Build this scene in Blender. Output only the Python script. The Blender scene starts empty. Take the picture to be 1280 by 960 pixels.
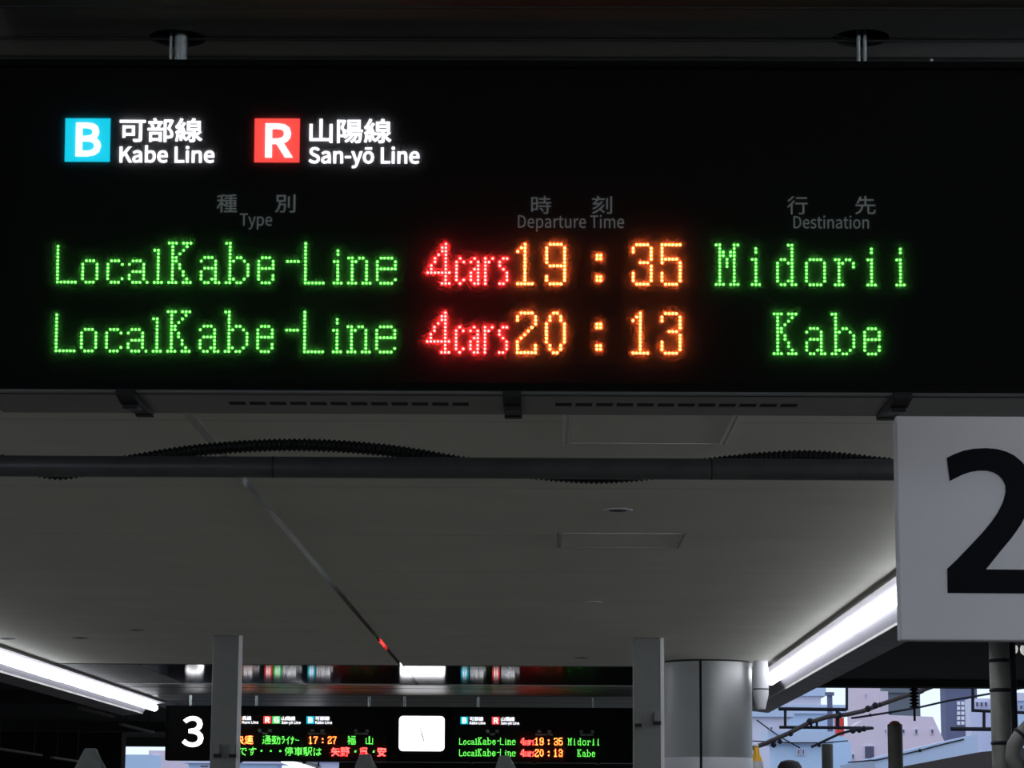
import bpy, bmesh, math, random
from mathutils import Vector, Matrix

# ------------------------------------------------------------------ camera, sky, exposure
scene = bpy.context.scene
COL = scene.collection
F_PX, W_PX, H_PX = 3060.0, 1280.0, 960.0
EYE = Vector((0.0, 0.0, 1.6))
_y = Vector(((676 - 640) / F_PX, (1038 - 480) / F_PX, 1.0)).normalized()     # platform direction seen by the lens
_r = 0.0064
_z = Vector((math.sin(_r), -math.cos(_r), 0.0))
_z.z = -(_y.x * _z.x + _y.y * _z.y) / _y.z
_z.normalize()
_x = _y.cross(_z)
cam_data = bpy.data.cameras.new('camera')
cam = bpy.data.objects.new('camera', cam_data)
COL.objects.link(cam)
cam_data.sensor_width = 36.0
cam_data.lens = F_PX / W_PX * 36.0
cam_data.clip_start, cam_data.clip_end = 0.05, 1000.0
right = Vector((_x.x, _y.x, _z.x))
down = Vector((_x.y, _y.y, _z.y))
fwd = Vector((_x.z, _y.z, _z.z))
cam.matrix_world = Matrix(((right.x, -down.x, -fwd.x, EYE.x), (right.y, -down.y, -fwd.y, EYE.y),
                           (right.z, -down.z, -fwd.z, EYE.z), (0, 0, 0, 1)))
scene.camera = cam

SKY_STRENGTH = 1.25
TUBE_STRENGTH = 9.5
world = bpy.data.worlds.new('dusk_sky')
scene.world = world
world.use_nodes = True
nt = world.node_tree
bg = nt.nodes['Background']
tc = nt.nodes.new('ShaderNodeTexCoord')
sp = nt.nodes.new('ShaderNodeSeparateXYZ')
rp = nt.nodes.new('ShaderNodeValToRGB')
nt.links.new(tc.outputs['Generated'], sp.inputs[0])
nt.links.new(sp.outputs['Z'], rp.inputs[0])
rp.color_ramp.elements[0].position = 0.0
rp.color_ramp.elements[0].color = (0.72, 0.84, 1.0, 1)
rp.color_ramp.elements[1].position = 0.7
rp.color_ramp.elements[1].color = (0.55, 0.66, 0.86, 1)
nt.links.new(rp.outputs['Color'], bg.inputs['Color'])
bg.inputs['Strength'].default_value = SKY_STRENGTH

vs = scene.view_settings
scene.display_settings.display_device = 'sRGB'
vs.view_transform = 'Standard'
vs.look = 'None'
vs.gamma = 1.0
vs.use_curve_mapping = False
vs.exposure = 0.0
cy = scene.cycles
cy.use_denoising = True
cy.transparent_max_bounces = 16
cy.max_bounces = 8
cy.filter_width = 1.6

# ------------------------------------------------------------------ measuring helpers
def ray(u, v):
    c = Vector(((u - 640) / F_PX, (v - 480) / F_PX, 1.0))
    return right * c.x + down * c.y + fwd * c.z

def at_y(u, v, Y):
    d = ray(u, v)
    return EYE + d * ((Y - EYE.y) / d.y)

def at_z(u, v, Z):
    d = ray(u, v)
    return EYE + d * ((Z - EYE.z) / d.z)

# ------------------------------------------------------------------ materials
def mat(name, col, rough=0.6, metal=0.0, spec=0.5, emit=None, strength=1.0, noise=0.0, nscale=30.0, aniso=0.0):
    m = bpy.data.materials.new(name)
    m.use_nodes = True
    n = m.node_tree
    p = n.nodes['Principled BSDF']
    p.inputs['Base Color'].default_value = (*col, 1)
    p.inputs['Roughness'].default_value = rough
    p.inputs['Metallic'].default_value = metal
    p.inputs['Specular IOR Level'].default_value = spec
    p.inputs['Anisotropic'].default_value = aniso
    if emit:
        p.inputs['Emission Color'].default_value = (*emit, 1)
        p.inputs['Emission Strength'].default_value = strength
    if noise:
        t = n.nodes.new('ShaderNodeTexCoord')
        x = n.nodes.new('ShaderNodeTexNoise')
        x.inputs['Scale'].default_value = nscale
        x.inputs['Detail'].default_value = 6
        r = n.nodes.new('ShaderNodeValToRGB')
        r.color_ramp.elements[0].position, r.color_ramp.elements[1].position = 0.3, 0.7
        r.color_ramp.elements[0].color = (*[c * (1 - noise) for c in col], 1)
        r.color_ramp.elements[1].color = (*[min(1, c * (1 + noise)) for c in col], 1)
        n.links.new(t.outputs['Object'], x.inputs['Vector'])
        n.links.new(x.outputs['Fac'], r.inputs['Fac'])
        n.links.new(r.outputs['Color'], p.inputs['Base Color'])
    return m

M = {}
M['black'] = mat('black_case', (0.003, 0.003, 0.003), 0.6, spec=0.08)
M['face'] = mat('black_face', (0.004, 0.004, 0.004), 0.7, spec=0.08)
M['clip'] = mat('black_plastic', (0.008, 0.008, 0.008), 0.5, spec=0.3)
M['under'] = mat('grey_casing', (0.30, 0.30, 0.285), 0.5, noise=0.06, nscale=8)
M['slot'] = mat('dark_slot', (0.01, 0.01, 0.01), 0.8)
M['steel'] = mat('brushed_steel', (0.42, 0.46, 0.45), 0.28, 0.9, noise=0.05)
M['print'] = mat('grey_print', (0.50, 0.53, 0.49), 0.6, spec=0.1)
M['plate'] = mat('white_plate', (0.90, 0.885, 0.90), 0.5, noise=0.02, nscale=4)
M['ink'] = mat('black_ink', (0.004, 0.006, 0.009), 0.6, spec=0.12)
M['pipe'] = mat('grey_pipe', (0.11, 0.115, 0.115), 0.38, 0.3, noise=0.15, nscale=14)
M['hose'] = mat('black_hose', (0.012, 0.013, 0.013), 0.5, spec=0.3)
M['band'] = mat('metal_ceiling', (0.150, 0.148, 0.130), 0.36, 0.7, noise=0.15, nscale=3)
M['gloss'] = mat('polished_black_ceiling', (0.02, 0.02, 0.019), 0.07, spec=0.5, noise=0.2, nscale=5)
M['seam'] = mat('dark_joint', (0.02, 0.02, 0.02), 0.6)
M['mirror'] = mat('polished_strip', (0.34, 0.34, 0.30), 0.05, 0.0, 0.5)
M['rough_band'] = mat('dull_metal_ceiling', (0.20, 0.20, 0.19), 0.5, 0.5, noise=0.15, nscale=3)
M['reflector'] = mat('grey_white_reflector', (0.34, 0.33, 0.36), 0.5)
M['lip'] = mat('grey_lip', (0.17, 0.165, 0.185), 0.5)
M['bead'] = mat('pale_bead', (0.40, 0.40, 0.38), 0.5)
M['groove'] = mat('grey_groove', (0.30, 0.285, 0.28), 0.6)
M['globe'] = mat('glowing_globe', (0.85, 0.85, 0.85), 0.12, emit=(1.0, 0.98, 0.94), strength=0.4)  # weak emission added so the white globes look bright
M['shade'] = mat('near_black_wall', (0.008, 0.008, 0.008), 0.8, spec=0.1)
M['pale'] = mat('pale_trim', (0.78, 0.78, 0.74), 0.5)
M['dim'] = mat('dim_trim', (0.50, 0.50, 0.48), 0.5)
M['white'] = mat('white_enamel', (0.70, 0.70, 0.73), 0.35)
M['fascia'] = mat('dark_fascia', (0.32, 0.31, 0.33), 0.6, noise=0.2, nscale=5)
M['roof'] = mat('dark_roof', (0.022, 0.022, 0.022), 0.8, spec=0.2, noise=0.3, nscale=2)
M['post'] = mat('grey_post', (0.19, 0.195, 0.185), 0.5, 0.0, noise=0.05, nscale=10)
M['clad'] = mat('column_cladding', (0.27, 0.275, 0.27), 0.42, 0.45, noise=0.04, nscale=6)
M['floor'] = mat('platform_floor', (0.27, 0.26, 0.23), 0.8, spec=0.05, noise=0.1, nscale=3)
M['ground'] = mat('track_ballast', (0.13, 0.12, 0.11), 0.9, noise=0.3, nscale=4)
M['tape'] = mat('tapered_grey', (0.20, 0.21, 0.20), 0.6, noise=0.1)
M['dark'] = mat('dark_iron', (0.012, 0.012, 0.018), 0.6, spec=0.2)
M['rust'] = mat('brown_cable', (0.045, 0.032, 0.028), 0.7, noise=0.3)
M['olive'] = mat('olive_post', (0.10, 0.095, 0.075), 0.6, noise=0.2, nscale=6)
M['orange'] = mat('orange_paint', (0.45, 0.10, 0.04), 0.6)
M['galv'] = mat('galvanised_pole', (0.16, 0.155, 0.14), 0.5, 0.2, noise=0.25, nscale=8)
M['yellow'] = mat('yellow_plastic', (0.95, 0.50, 0.02), 0.45)
M['pink'] = mat('pink_render', (0.86, 0.71, 0.80), 0.8, noise=0.04)
M['lilac'] = mat('lilac_render', (0.80, 0.77, 0.92), 0.8, noise=0.04)
M['blue'] = mat('pale_blue_render', (0.58, 0.74, 0.97), 0.8, noise=0.06)
M['grey'] = mat('blue_grey_render', (0.16, 0.17, 0.28), 0.8, noise=0.05)
M['lroof'] = mat('pale_blue_roof', (0.60, 0.70, 0.90), 0.6, noise=0.06)
M['droof'] = mat('slate_roof', (0.16, 0.19, 0.22), 0.7)
M['wdark'] = mat('dark_window', (0.09, 0.08, 0.14), 0.3)
M['red'] = mat('red_sign', (0.85, 0.05, 0.04), 0.5)
M['fixture'] = mat('brown_fixture', (0.13, 0.095, 0.07), 0.6)
M['wlit'] = mat('lit_office_window', (0.3, 0.3, 0.3), 0.4, emit=(0.62, 0.72, 0.9), strength=0.55)
M['tube'] = mat('lit_tube', (0.9, 0.9, 0.9), 0.4, emit=(0.90, 0.93, 1.0), strength=TUBE_STRENGTH)
M['green_led'] = mat('green_led', (0.02, 0.05, 0.02), 0.4, emit=(0.15, 1.0, 0.11), strength=6.0)
M['red_led'] = mat('red_led', (0.05, 0.02, 0.02), 0.4, emit=(1.0, 0.034, 0.032), strength=46.0)
M['amber_led'] = mat('amber_led', (0.05, 0.03, 0.01), 0.4, emit=(1.0, 0.16, 0.032), strength=34.0)
M['backlit'] = mat('backlit_white', (0.8, 0.8, 0.8), 0.5, emit=(0.93, 0.93, 1.0), strength=1.7)
M['dial'] = mat('backlit_dial', (0.8, 0.8, 0.8), 0.5, emit=(0.95, 0.95, 1.0), strength=2.6)
M['cyan'] = mat('backlit_cyan', (0.02, 0.4, 0.6), 0.5, emit=(0.0, 0.56, 0.76), strength=1.0)
M['redp'] = mat('backlit_red', (0.6, 0.05, 0.05), 0.5, emit=(1.0, 0.065, 0.050), strength=1.0)
M['greenp'] = mat('backlit_green', (0.05, 0.5, 0.1), 0.5, emit=(0.10, 0.78, 0.16), strength=1.0)
M['orangep'] = mat('backlit_orange', (0.6, 0.3, 0.02), 0.5, emit=(1.0, 0.36, 0.03), strength=1.0)
M['hand'] = mat('clock_hand', (0.3, 0.3, 0.3), 0.5, emit=(0.5, 0.5, 0.55), strength=0.5)

# pale ceiling: matte boards with faint cross joints every 1.8 m
m = M['ceil'] = mat('pale_ceiling', (0.765, 0.76, 0.675), 0.75, spec=0.25, noise=0.05, nscale=1.3)
n = m.node_tree
t = n.nodes.new('ShaderNodeTexCoord'); s = n.nodes.new('ShaderNodeSeparateXYZ')
md = n.nodes.new('ShaderNodeMath'); md.operation = 'FRACT'
dv = n.nodes.new('ShaderNodeMath'); dv.operation = 'DIVIDE'; dv.inputs[1].default_value = 1.8
lt = n.nodes.new('ShaderNodeMath'); lt.operation = 'LESS_THAN'; lt.inputs[1].default_value = 0.012
mx = n.nodes.new('ShaderNodeMix'); mx.data_type = 'RGBA'
p = n.nodes['Principled BSDF']
src = p.inputs['Base Color'].links[0].from_socket
n.links.new(t.outputs['Object'], s.inputs[0]); n.links.new(s.outputs['Y'], dv.inputs[0])
n.links.new(dv.outputs[0], md.inputs[0]); n.links.new(md.outputs[0], lt.inputs[0])
n.links.new(lt.outputs[0], mx.inputs['Factor']); n.links.new(src, mx.inputs['A'])
mx.inputs['B'].default_value = (0.63, 0.625, 0.555, 1)
n.links.new(mx.outputs['Result'], p.inputs['Base Color'])

# slightly hazy clear cover in front of the display: lets the picture through, haze added to put a glow round each lamp
m = M['cover'] = bpy.data.materials.new('glow_haze_cover')
m.use_nodes = True
n = m.node_tree
n.nodes.remove(n.nodes['Principled BSDF'])
out = n.nodes['Material Output']
a = n.nodes.new('ShaderNodeBsdfTransparent'); b = n.nodes.new('ShaderNodeBsdfTranslucent')
b.inputs['Color'].default_value = (0.9, 0.9, 0.9, 1)
c = n.nodes.new('ShaderNodeMixShader'); c.inputs[0].default_value = 0.075
n.links.new(a.outputs[0], c.inputs[1]); n.links.new(b.outputs[0], c.inputs[2]); n.links.new(c.outputs[0], out.inputs['Surface'])

# ------------------------------------------------------------------ mesh helpers
class MB:
    def __init__(self):
        self.bm = bmesh.new()
    def box(self, x0, x1, y0, y1, z0, z1):
        v = [self.bm.verts.new((x, y, z)) for x in (x0, x1) for y in (y0, y1) for z in (z0, z1)]
        for f in ((0, 1, 3, 2), (4, 6, 7, 5), (0, 4, 5, 1), (2, 3, 7, 6), (0, 2, 6, 4), (1, 5, 7, 3)):
            self.bm.faces.new([v[i] for i in f])
        return self
    def prism(self, pts, off):
        a = [self.bm.verts.new(p) for p in pts]
        b = [self.bm.verts.new(Vector(p) + Vector(off)) for p in pts]
        k = len(pts)
        self.bm.faces.new(a); self.bm.faces.new(b[::-1])
        for i in range(k):
            self.bm.faces.new((a[i], b[i], b[(i + 1) % k], a[(i + 1) % k]))
        return self
    def rings(self, rings, closed=False, caps=True):
        R = [[self.bm.verts.new(p) for p in r] for r in rings]
        k = len(R[0])
        for i in range(len(R) - (0 if closed else 1)):
            A, B = R[i], R[(i + 1) % len(R)]
            for j in range(k):
                self.bm.faces.new((A[j], A[(j + 1) % k], B[(j + 1) % k], B[j]))
        if caps and not closed:
            self.bm.faces.new(R[0][::-1]); self.bm.faces.new(R[-1])
        return self
    def tube(self, pts, r, seg=10):
        pts = [Vector(p) for p in pts]
        rad = r if isinstance(r, (list, tuple)) else [r] * len(pts)
        dirs = [(b - a).normalized() for a, b in zip(pts, pts[1:])]
        up = min((Vector((0, 0, 1)), Vector((0, 1, 0)), Vector((1, 0, 0))), key=lambda a: max(abs(d.dot(a)) for d in dirs))
        rr = []
        for i, p in enumerate(pts):
            d = (pts[min(i + 1, len(pts) - 1)] - pts[max(i - 1, 0)]).normalized()
            s = d.cross(up).normalized(); w = s.cross(d).normalized()
            rr.append([p + (s * math.cos(2 * math.pi * k / seg) + w * math.sin(2 * math.pi * k / seg)) * rad[i] for k in range(seg)])
        return self.rings(rr)
    def lathe(self, c, prof, seg=32, axis='z'):
        c = Vector(c); rr = []
        for r, h in prof:
            ring = []
            for k in range(seg):
                q = 2 * math.pi * k / seg
                if axis == 'z': ring.append(c + Vector((r * math.cos(q), r * math.sin(q), h)))
                else: ring.append(c + Vector((r * math.cos(q), h, r * math.sin(q))))
            rr.append(ring)
        return self.rings(rr)
    def dome(self, x, z, r, y=0.0, seg=8):
        """one round lamp bulging towards -y"""
        R = []
        for rr, yy in ((1.0, 0.0), (0.8, 0.5), (0.4, 0.8)):
            R.append([self.bm.verts.new((x + r * rr * math.cos(2 * math.pi * k / seg), y - r * yy, z + r * rr * math.sin(2 * math.pi * k / seg))) for k in range(seg)])
        for A, B in zip(R, R[1:]):
            for j in range(seg):
                self.bm.faces.new((A[j], A[(j + 1) % seg], B[(j + 1) % seg], B[j]))
        self.bm.faces.new(R[-1])
        return self
    def build(self, name, material, parent=None, smooth=False, bevel=0.0):
        me = bpy.data.meshes.new(name)
        bmesh.ops.recalc_face_normals(self.bm, faces=self.bm.faces)
        self.bm.to_mesh(me); self.bm.free()
        me.materials.append(material)
        o = bpy.data.objects.new(name, me)
        COL.objects.link(o)
        if parent: o.parent = parent
        if smooth:
            for f in me.polygons: f.use_smooth = True
            me.set_sharp_from_angle(angle=math.radians(35))
        if bevel:
            b = o.modifiers.new('bevel', 'BEVEL'); b.width = bevel; b.segments = 2; b.limit_method = 'ANGLE'
        return o

def flat(name, loops, depth, material, parent=None, y=0.0, offset=0.0):
    """outline shapes with holes, filled in the x-z plane, front at y - depth, back at y"""
    K_ = 200.0                                   # fill at a large size, then shrink: keeps thin strokes intact
    cu = bpy.data.curves.new(name, 'CURVE')
    cu.dimensions = '2D'; cu.fill_mode = 'BOTH'; cu.extrude = max(0.1 * depth, depth / 2 - offset) * K_; cu.bevel_depth = offset * K_; cu.bevel_resolution = 0
    for lp in loops:
        sp = cu.splines.new('POLY'); sp.points.add(len(lp) - 1); sp.use_cyclic_u = True
        for i, q in enumerate(lp): sp.points[i].co = (q[0] * K_, q[1] * K_, 0, 1)
    tmp = bpy.data.objects.new('tmp', cu); COL.objects.link(tmp)
    bpy.context.view_layer.update()
    me = bpy.data.meshes.new_from_object(tmp.evaluated_get(bpy.context.evaluated_depsgraph_get()))
    bpy.data.objects.remove(tmp); bpy.data.curves.remove(cu)
    me.transform(Matrix.Scale(1 / K_, 4))
    me.transform(Matrix(((1, 0, 0, 0), (0, 0, -1, y - depth / 2), (0, 1, 0, 0), (0, 0, 0, 1))))
    me.name = name
    me.materials.clear(); me.materials.append(material)
    o = bpy.data.objects.new(name, me); COL.objects.link(o)
    if parent: o.parent = parent
    return o

def tag(o, label=None, cat=None, group=None, kind=None):
    if label: o['label'] = label
    if cat: o['category'] = cat
    if group: o['group'] = group
    if kind: o['kind'] = kind
    return o

def thing(name, label, cat, loc=(0, 0, 0), rx=0.0, group=None):
    o = bpy.data.objects.new(name, None); COL.objects.link(o)
    o.empty_display_size = 0.1
    o.location = loc; o.rotation_euler = (rx, 0, 0)
    return tag(o, label, cat, group)

def structure(o):
    o['kind'] = 'structure'
    return o

def copy_tree(o, parent=None):
    kids = list(o.children)
    c = o.copy(); COL.objects.link(c); c.parent = parent
    for k in kids: copy_tree(k, c)
    return c

# ------------------------------------------------------------------ lettering
GLYPH = {
" ":[157,[]],
"-":[243,[[32,172,211,172,211,221,32,221]]],
"3":[389,[[184,-9,268,8,327,59,349,137,335,199,296,243,241,268,241,271,289,298,320,339,332,394,312,464,260,507,182,522,127,514,80,493,39,461,74,421,105,447,141,464,180,471,226,460,256,432,267,389,254,339,209,304,125,291,125,242,219,229,269,194,284,139,271,89,234,56,180,44,128,53,87,74,53,103,20,62,60,27,114,1]]],
"B":[460,[[71,0,234,0,335,17,404,67,429,151,415,211,378,252,324,273,324,277,365,301,390,340,399,388,376,461,315,501,223,513,71,513],[135,296,135,462,214,462,281,454,322,428,335,380,323,334,283,306,211,296],[135,52,135,245,225,245,301,235,349,205,365,153,348,96,300,63,225,52]]],
"D":[482,[[71,0,202,0,332,31,413,119,440,258,413,397,332,484,199,513,71,513],[135,53,135,461,193,461,294,437,354,369,374,258,354,148,294,78,193,53]]],
"G":[482,[[272,-9,337,-1,390,20,431,50,431,266,262,266,262,212,371,212,371,78,346,62,314,51,279,48,185,73,127,146,107,258,128,369,188,440,278,466,324,459,360,442,389,417,424,459,388,489,339,513,276,522,155,490,71,399,41,256,71,113,152,23]]],
"K":[452,[[71,0,135,0,135,162,223,268,377,0,450,0,264,319,425,513,352,513,135,256,135,513,71,513]]],
"L":[380,[[71,0,360,0,360,55,135,55,135,513,71,513]]],
"R":[445,[[135,270,135,461,221,461,289,452,332,423,346,370,332,314,289,281,221,270],[352,0,425,0,295,225,356,252,396,300,410,370,387,454,324,500,231,513,71,513,71,0,135,0,135,218,228,218]]],
"S":[417,[[213,-9,306,11,366,63,387,137,373,200,335,244,282,274,169,324,137,350,123,391,135,431,168,457,219,466,264,460,302,443,336,418,370,459,328,492,277,514,219,522,136,505,79,457,57,387,74,324,114,281,162,255,279,201,310,174,321,131,309,87,272,58,214,48,161,56,113,78,72,111,34,67,84,26,144,0]]],
"T":[419,[[177,0,242,0,242,459,398,459,398,513,22,513,22,459,177,459]]],
"Y":[372,[[153,0,218,0,218,199,373,513,305,513,188,256,185,256,68,513,-1,513,153,199]]],
"a":[394,[[152,-9,197,-2,240,18,280,46,286,0,338,0,338,234,325,316,282,371,207,390,148,382,98,363,57,340,82,296,115,316,154,331,196,337,244,323,268,288,275,241,142,214,66,168,41,99,56,40,95,4],[170,43,136,49,112,68,103,103,119,146,173,178,275,198,275,92,239,65,205,48]]],
"b":[433,[[232,-9,313,15,374,85,397,196,380,299,329,366,246,390,204,383,163,364,126,337,129,405,129,557,64,557,64,0,116,0,121,39,159,13,196,-3],[221,45,193,48,162,61,129,84,129,284,164,313,197,330,230,336,288,318,321,270,331,195,316,115,278,63]]],
"d":[434,[[194,-9,238,-2,277,18,312,45,317,0,370,0,370,557,305,557,305,411,309,346,276,370,242,385,202,390,120,366,60,296,37,190,57,82,111,14],[208,45,151,62,115,112,103,190,118,267,157,318,213,336,244,332,274,319,305,296,305,97,274,68,242,50]]],
"e":[388,[[218,-9,266,-4,308,10,343,29,321,72,292,56,260,46,225,42,162,58,118,104,99,175,356,175,359,211,341,306,289,368,207,390,124,366,61,297,36,190,61,83,126,15],[99,221,119,285,157,325,208,339,259,325,291,286,303,221]]],
"i":[193,[[64,0,129,0,129,380,64,380],[97,459,119,464,134,479,139,501,134,523,119,537,97,543,75,537,60,523,55,501,60,479,75,464]]],
"m":[648,[[64,0,129,0,129,276,162,308,194,328,224,334,264,324,287,291,295,232,295,0,359,0,359,276,393,308,424,328,454,334,494,324,518,291,525,232,525,0,589,0,589,241,576,323,538,373,474,390,429,381,388,355,348,317,327,356,293,381,243,390,200,381,160,358,123,325,117,380,64,380]]],
"n":[427,[[64,0,129,0,129,276,164,308,197,328,232,334,274,324,297,291,305,232,305,0,368,0,368,241,356,323,318,373,252,390,204,381,162,358,123,325,117,380,64,380]]],
"o":[424,[[212,-9,299,14,363,82,388,190,363,298,299,366,212,390,125,366,61,298,36,190,61,82,125,14],[212,44,154,62,116,113,102,190,116,267,154,318,212,336,270,318,309,267,323,190,309,113,270,62]]],
"p":[434,[[64,-160,129,-160,127,35,162,11,197,-4,232,-9,313,15,374,85,397,196,380,299,329,366,246,390,202,382,162,363,123,336,117,380,64,380],[221,45,194,48,162,61,129,84,129,284,164,313,198,330,230,336,288,318,321,270,331,195,316,115,278,63]]],
"r":[272,[[64,0,129,0,129,244,158,296,191,324,224,333,261,326,273,382,248,389,232,390,192,380,155,353,123,311,117,380,64,380]]],
"s":[328,[[164,-9,239,6,286,47,302,104,284,161,241,196,146,235,116,256,104,285,112,313,135,333,175,340,207,336,235,324,261,307,292,347,259,368,219,384,174,390,103,375,59,337,43,282,60,229,102,195,195,155,228,133,241,100,233,70,208,49,166,41,124,46,87,62,53,86,22,43,63,16,111,-2]]],
"t":[264,[[183,-9,232,-2,254,5,242,53,213,44,198,43,163,51,145,76,139,116,139,328,243,328,243,380,139,380,139,487,86,487,79,380,19,377,19,328,76,328,76,118,86,51,120,7]]],
"u":[425,[[176,-9,223,0,264,23,303,60,308,0,361,0,361,380,298,380,298,111,263,74,231,53,195,46,154,57,131,89,123,147,123,380,59,380,59,139,71,58,110,8]]],
"y":[365,[[71,-164,135,-146,181,-99,213,-32,356,380,293,380,194,62,190,62,76,380,9,380,162,-1,153,-29,134,-72,105,-101,68,-111,39,-105,26,-156,54,-163]]],
"ō":[424,[[212,-9,299,14,363,82,388,190,363,298,299,366,212,390,125,366,61,298,36,190,61,82,125,14],[212,44,154,62,116,113,102,190,116,267,154,318,212,336,270,318,309,267,323,190,309,113,270,62],[109,470,316,470,316,515,109,515]]],
"先":[700,[[324,588,324,479,200,479,225,561,172,572,149,494,115,415,71,346,117,321,140,353,179,429,324,429,324,287,43,287,43,236,225,236,203,130,146,45,33,-15,58,-45,67,-60,190,11,254,111,280,236,414,236,414,30,420,-15,444,-38,492,-45,591,-45,635,-34,658,7,668,89,634,102,620,111,616,43,606,13,587,6,478,7,469,14,466,30,466,236,658,236,658,287,377,287,377,429,608,429,608,479,377,479,377,588]]],
"別":[700,[[415,504,415,116,466,116,466,504],[587,575,585,4,579,-2,461,-4,481,-57,579,-53,608,-47,626,-35,636,-16,639,14,639,575],[115,509,293,509,293,374,115,374],[67,556,67,326,144,326,130,197,95,74,23,-22,50,-44,60,-57,121,15,160,104,182,204,298,204,291,91,282,26,272,-2,258,-9,167,-6,180,-38,182,-53,268,-53,287,-50,302,-44,314,-33,329,6,340,88,349,251,188,251,195,326,344,326,344,556]]],
"刻":[700,[[596,580,594,2,589,-3,484,-4,501,-54,592,-51,618,-45,635,-34,645,-16,648,12,648,580],[471,508,471,117,520,117,520,508],[322,405,280,336,137,331,205,410,237,453,420,453,420,501,275,501,264,530,229,592,181,578,209,527,218,501,38,501,38,453,176,453,98,353,70,329,57,324,74,275,94,280,243,291,184,234,118,184,46,144,79,102,192,177,292,274,370,389],[368,272,283,156,171,61,41,-11,75,-55,147,-15,216,32,281,85,360,9,389,-25,428,11,356,81,314,118,352,160,386,205,416,253]]],
"可":[700,[[39,539,39,486,523,486,521,9,515,3,503,0,373,2,394,-55,506,-52,541,-46,562,-33,574,-12,578,20,578,486,664,486,664,539],[162,333,346,333,346,172,162,172],[111,383,111,65,162,65,162,121,398,121,398,383]]],
"呉":[700,[[277,519,522,519,522,398,277,398],[228,564,228,353,574,353,574,564],[401,43,483,11,557,-24,617,-56,666,-20,522,46,438,78],[253,81,191,45,112,11,32,-17,71,-57,150,-28,231,8,302,47],[98,525,98,211,151,211,151,244,502,244,502,155,37,155,37,106,664,106,664,155,555,155,555,293,151,293,151,525]]],
"山":[700,[[76,443,76,-1,571,-1,571,-53,625,-53,625,443,571,443,571,52,377,52,377,581,322,581,322,52,130,52,130,443]]],
"時":[700,[[312,146,347,106,379,62,401,23,445,50,422,89,390,132,354,171],[442,589,442,505,295,505,295,458,442,458,442,369,265,369,265,321,534,321,534,242,269,242,269,195,534,195,533,-1,528,-5,426,-6,443,-55,530,-52,557,-46,575,-36,584,-19,586,6,586,195,668,195,668,242,586,242,586,321,675,321,675,369,494,369,494,458,646,458,646,505,494,505,494,589],[204,291,204,130,102,130,102,291],[204,339,102,339,102,494,204,494],[53,543,53,25,102,25,102,82,254,82,254,543]]],
"種":[700,[[303,375,303,150,449,150,449,99,296,99,296,57,449,57,449,2,256,2,256,-41,676,-41,676,2,499,2,499,57,652,57,652,99,499,99,499,150,648,150,648,375,499,375,499,422,662,422,662,465,499,465,499,517,613,531,661,540,629,580,531,564,410,553,286,546,299,505,449,513,449,465,274,465,274,422,449,422,449,375],[350,245,449,245,449,189,350,189],[499,245,600,245,600,189,499,189],[350,335,449,335,449,280,350,280],[499,335,600,335,600,280,499,280],[253,578,189,556,111,537,30,521,46,481,148,499,148,391,34,391,34,342,141,342,108,260,65,182,20,120,47,72,83,123,117,186,148,256,148,-55,200,-55,200,247,264,160,296,202,200,298,200,342,288,342,288,391,200,391,200,511,289,538]]],
"線":[700,[[366,371,586,371,586,309,366,309],[366,472,586,472,586,411,366,411],[127,132,140,28,143,-19,184,-11,174,88,167,139],[59,138,39,21,25,-28,66,-43,80,8,102,130],[193,146,217,66,225,30,264,43,243,118,229,156],[620,242,569,187,541,161,516,215,507,243,507,267,637,267,637,514,478,514,507,576,449,589,425,514,317,514,317,267,457,267,456,-4,445,-8,374,-8,389,-57,461,-54,483,-48,498,-38,505,-21,507,134,544,70,589,16,641,-25,675,16,632,44,594,82,560,126,659,210],[291,209,291,165,383,165,350,101,305,50,254,14,284,-22,351,29,405,103,442,200,411,210],[46,168,66,175,220,201,228,160,270,173,262,218,230,322,190,312,211,242,110,229,166,299,218,376,266,457,221,483,168,389,96,383,133,441,169,504,201,569,152,590,120,514,86,451,49,394,37,381,25,375,41,326,84,336,139,343,61,242,44,226,29,218]]],
"行":[700,[[305,546,305,496,649,496,649,546],[187,589,142,535,85,482,25,436,55,394,120,445,183,506,237,568],[274,353,274,303,510,303,508,3,502,-2,382,-2,399,-54,502,-52,532,-46,550,-34,560,-16,563,11,563,303,669,303,669,353],[215,438,158,359,90,286,18,225,55,181,134,255,134,-58,186,-58,186,312,241,384,265,420]]],
"部":[700,[[99,440,133,356,143,319,190,333,180,369,164,411,144,452],[439,551,439,-55,486,-55,486,503,599,503,552,377,526,314,575,254,600,202,606,155,605,132,599,113,588,100,560,92,506,95,518,60,520,45,580,46,611,53,623,60,642,81,652,112,655,151,649,201,625,258,577,320,664,530,628,553,620,551],[173,578,202,506,56,506,56,458,387,458,387,506,256,506,220,591],[303,454,271,361,252,317,36,317,36,268,403,268,403,317,303,317,356,442],[76,204,76,-51,126,-51,126,-18,318,-18,318,-46,370,-46,370,204],[126,29,126,156,318,156,318,29]]],
"陽":[700,[[360,429,565,429,565,373,360,373],[360,520,565,520,565,466,360,466],[312,560,312,333,616,333,616,560],[250,291,250,247,342,247,309,192,267,144,218,105,253,71,311,124,338,155,396,155,355,91,304,36,246,-8,277,-43,341,11,399,78,445,155,504,155,473,85,432,25,382,-24,417,-54,471,3,516,74,551,155,598,155,591,68,582,17,572,-6,561,-13,499,-11,511,-55,575,-55,602,-47,613,-37,627,-4,639,63,650,197,366,197,392,247,673,247,673,291],[57,558,57,-56,104,-56,104,511,195,511,139,348,178,296,198,249,203,208,202,188,197,171,188,160,166,154,125,155,137,123,139,109,199,112,222,123,238,141,247,168,250,203,245,249,226,299,187,354,257,540,223,560,215,558]]]}
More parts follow.
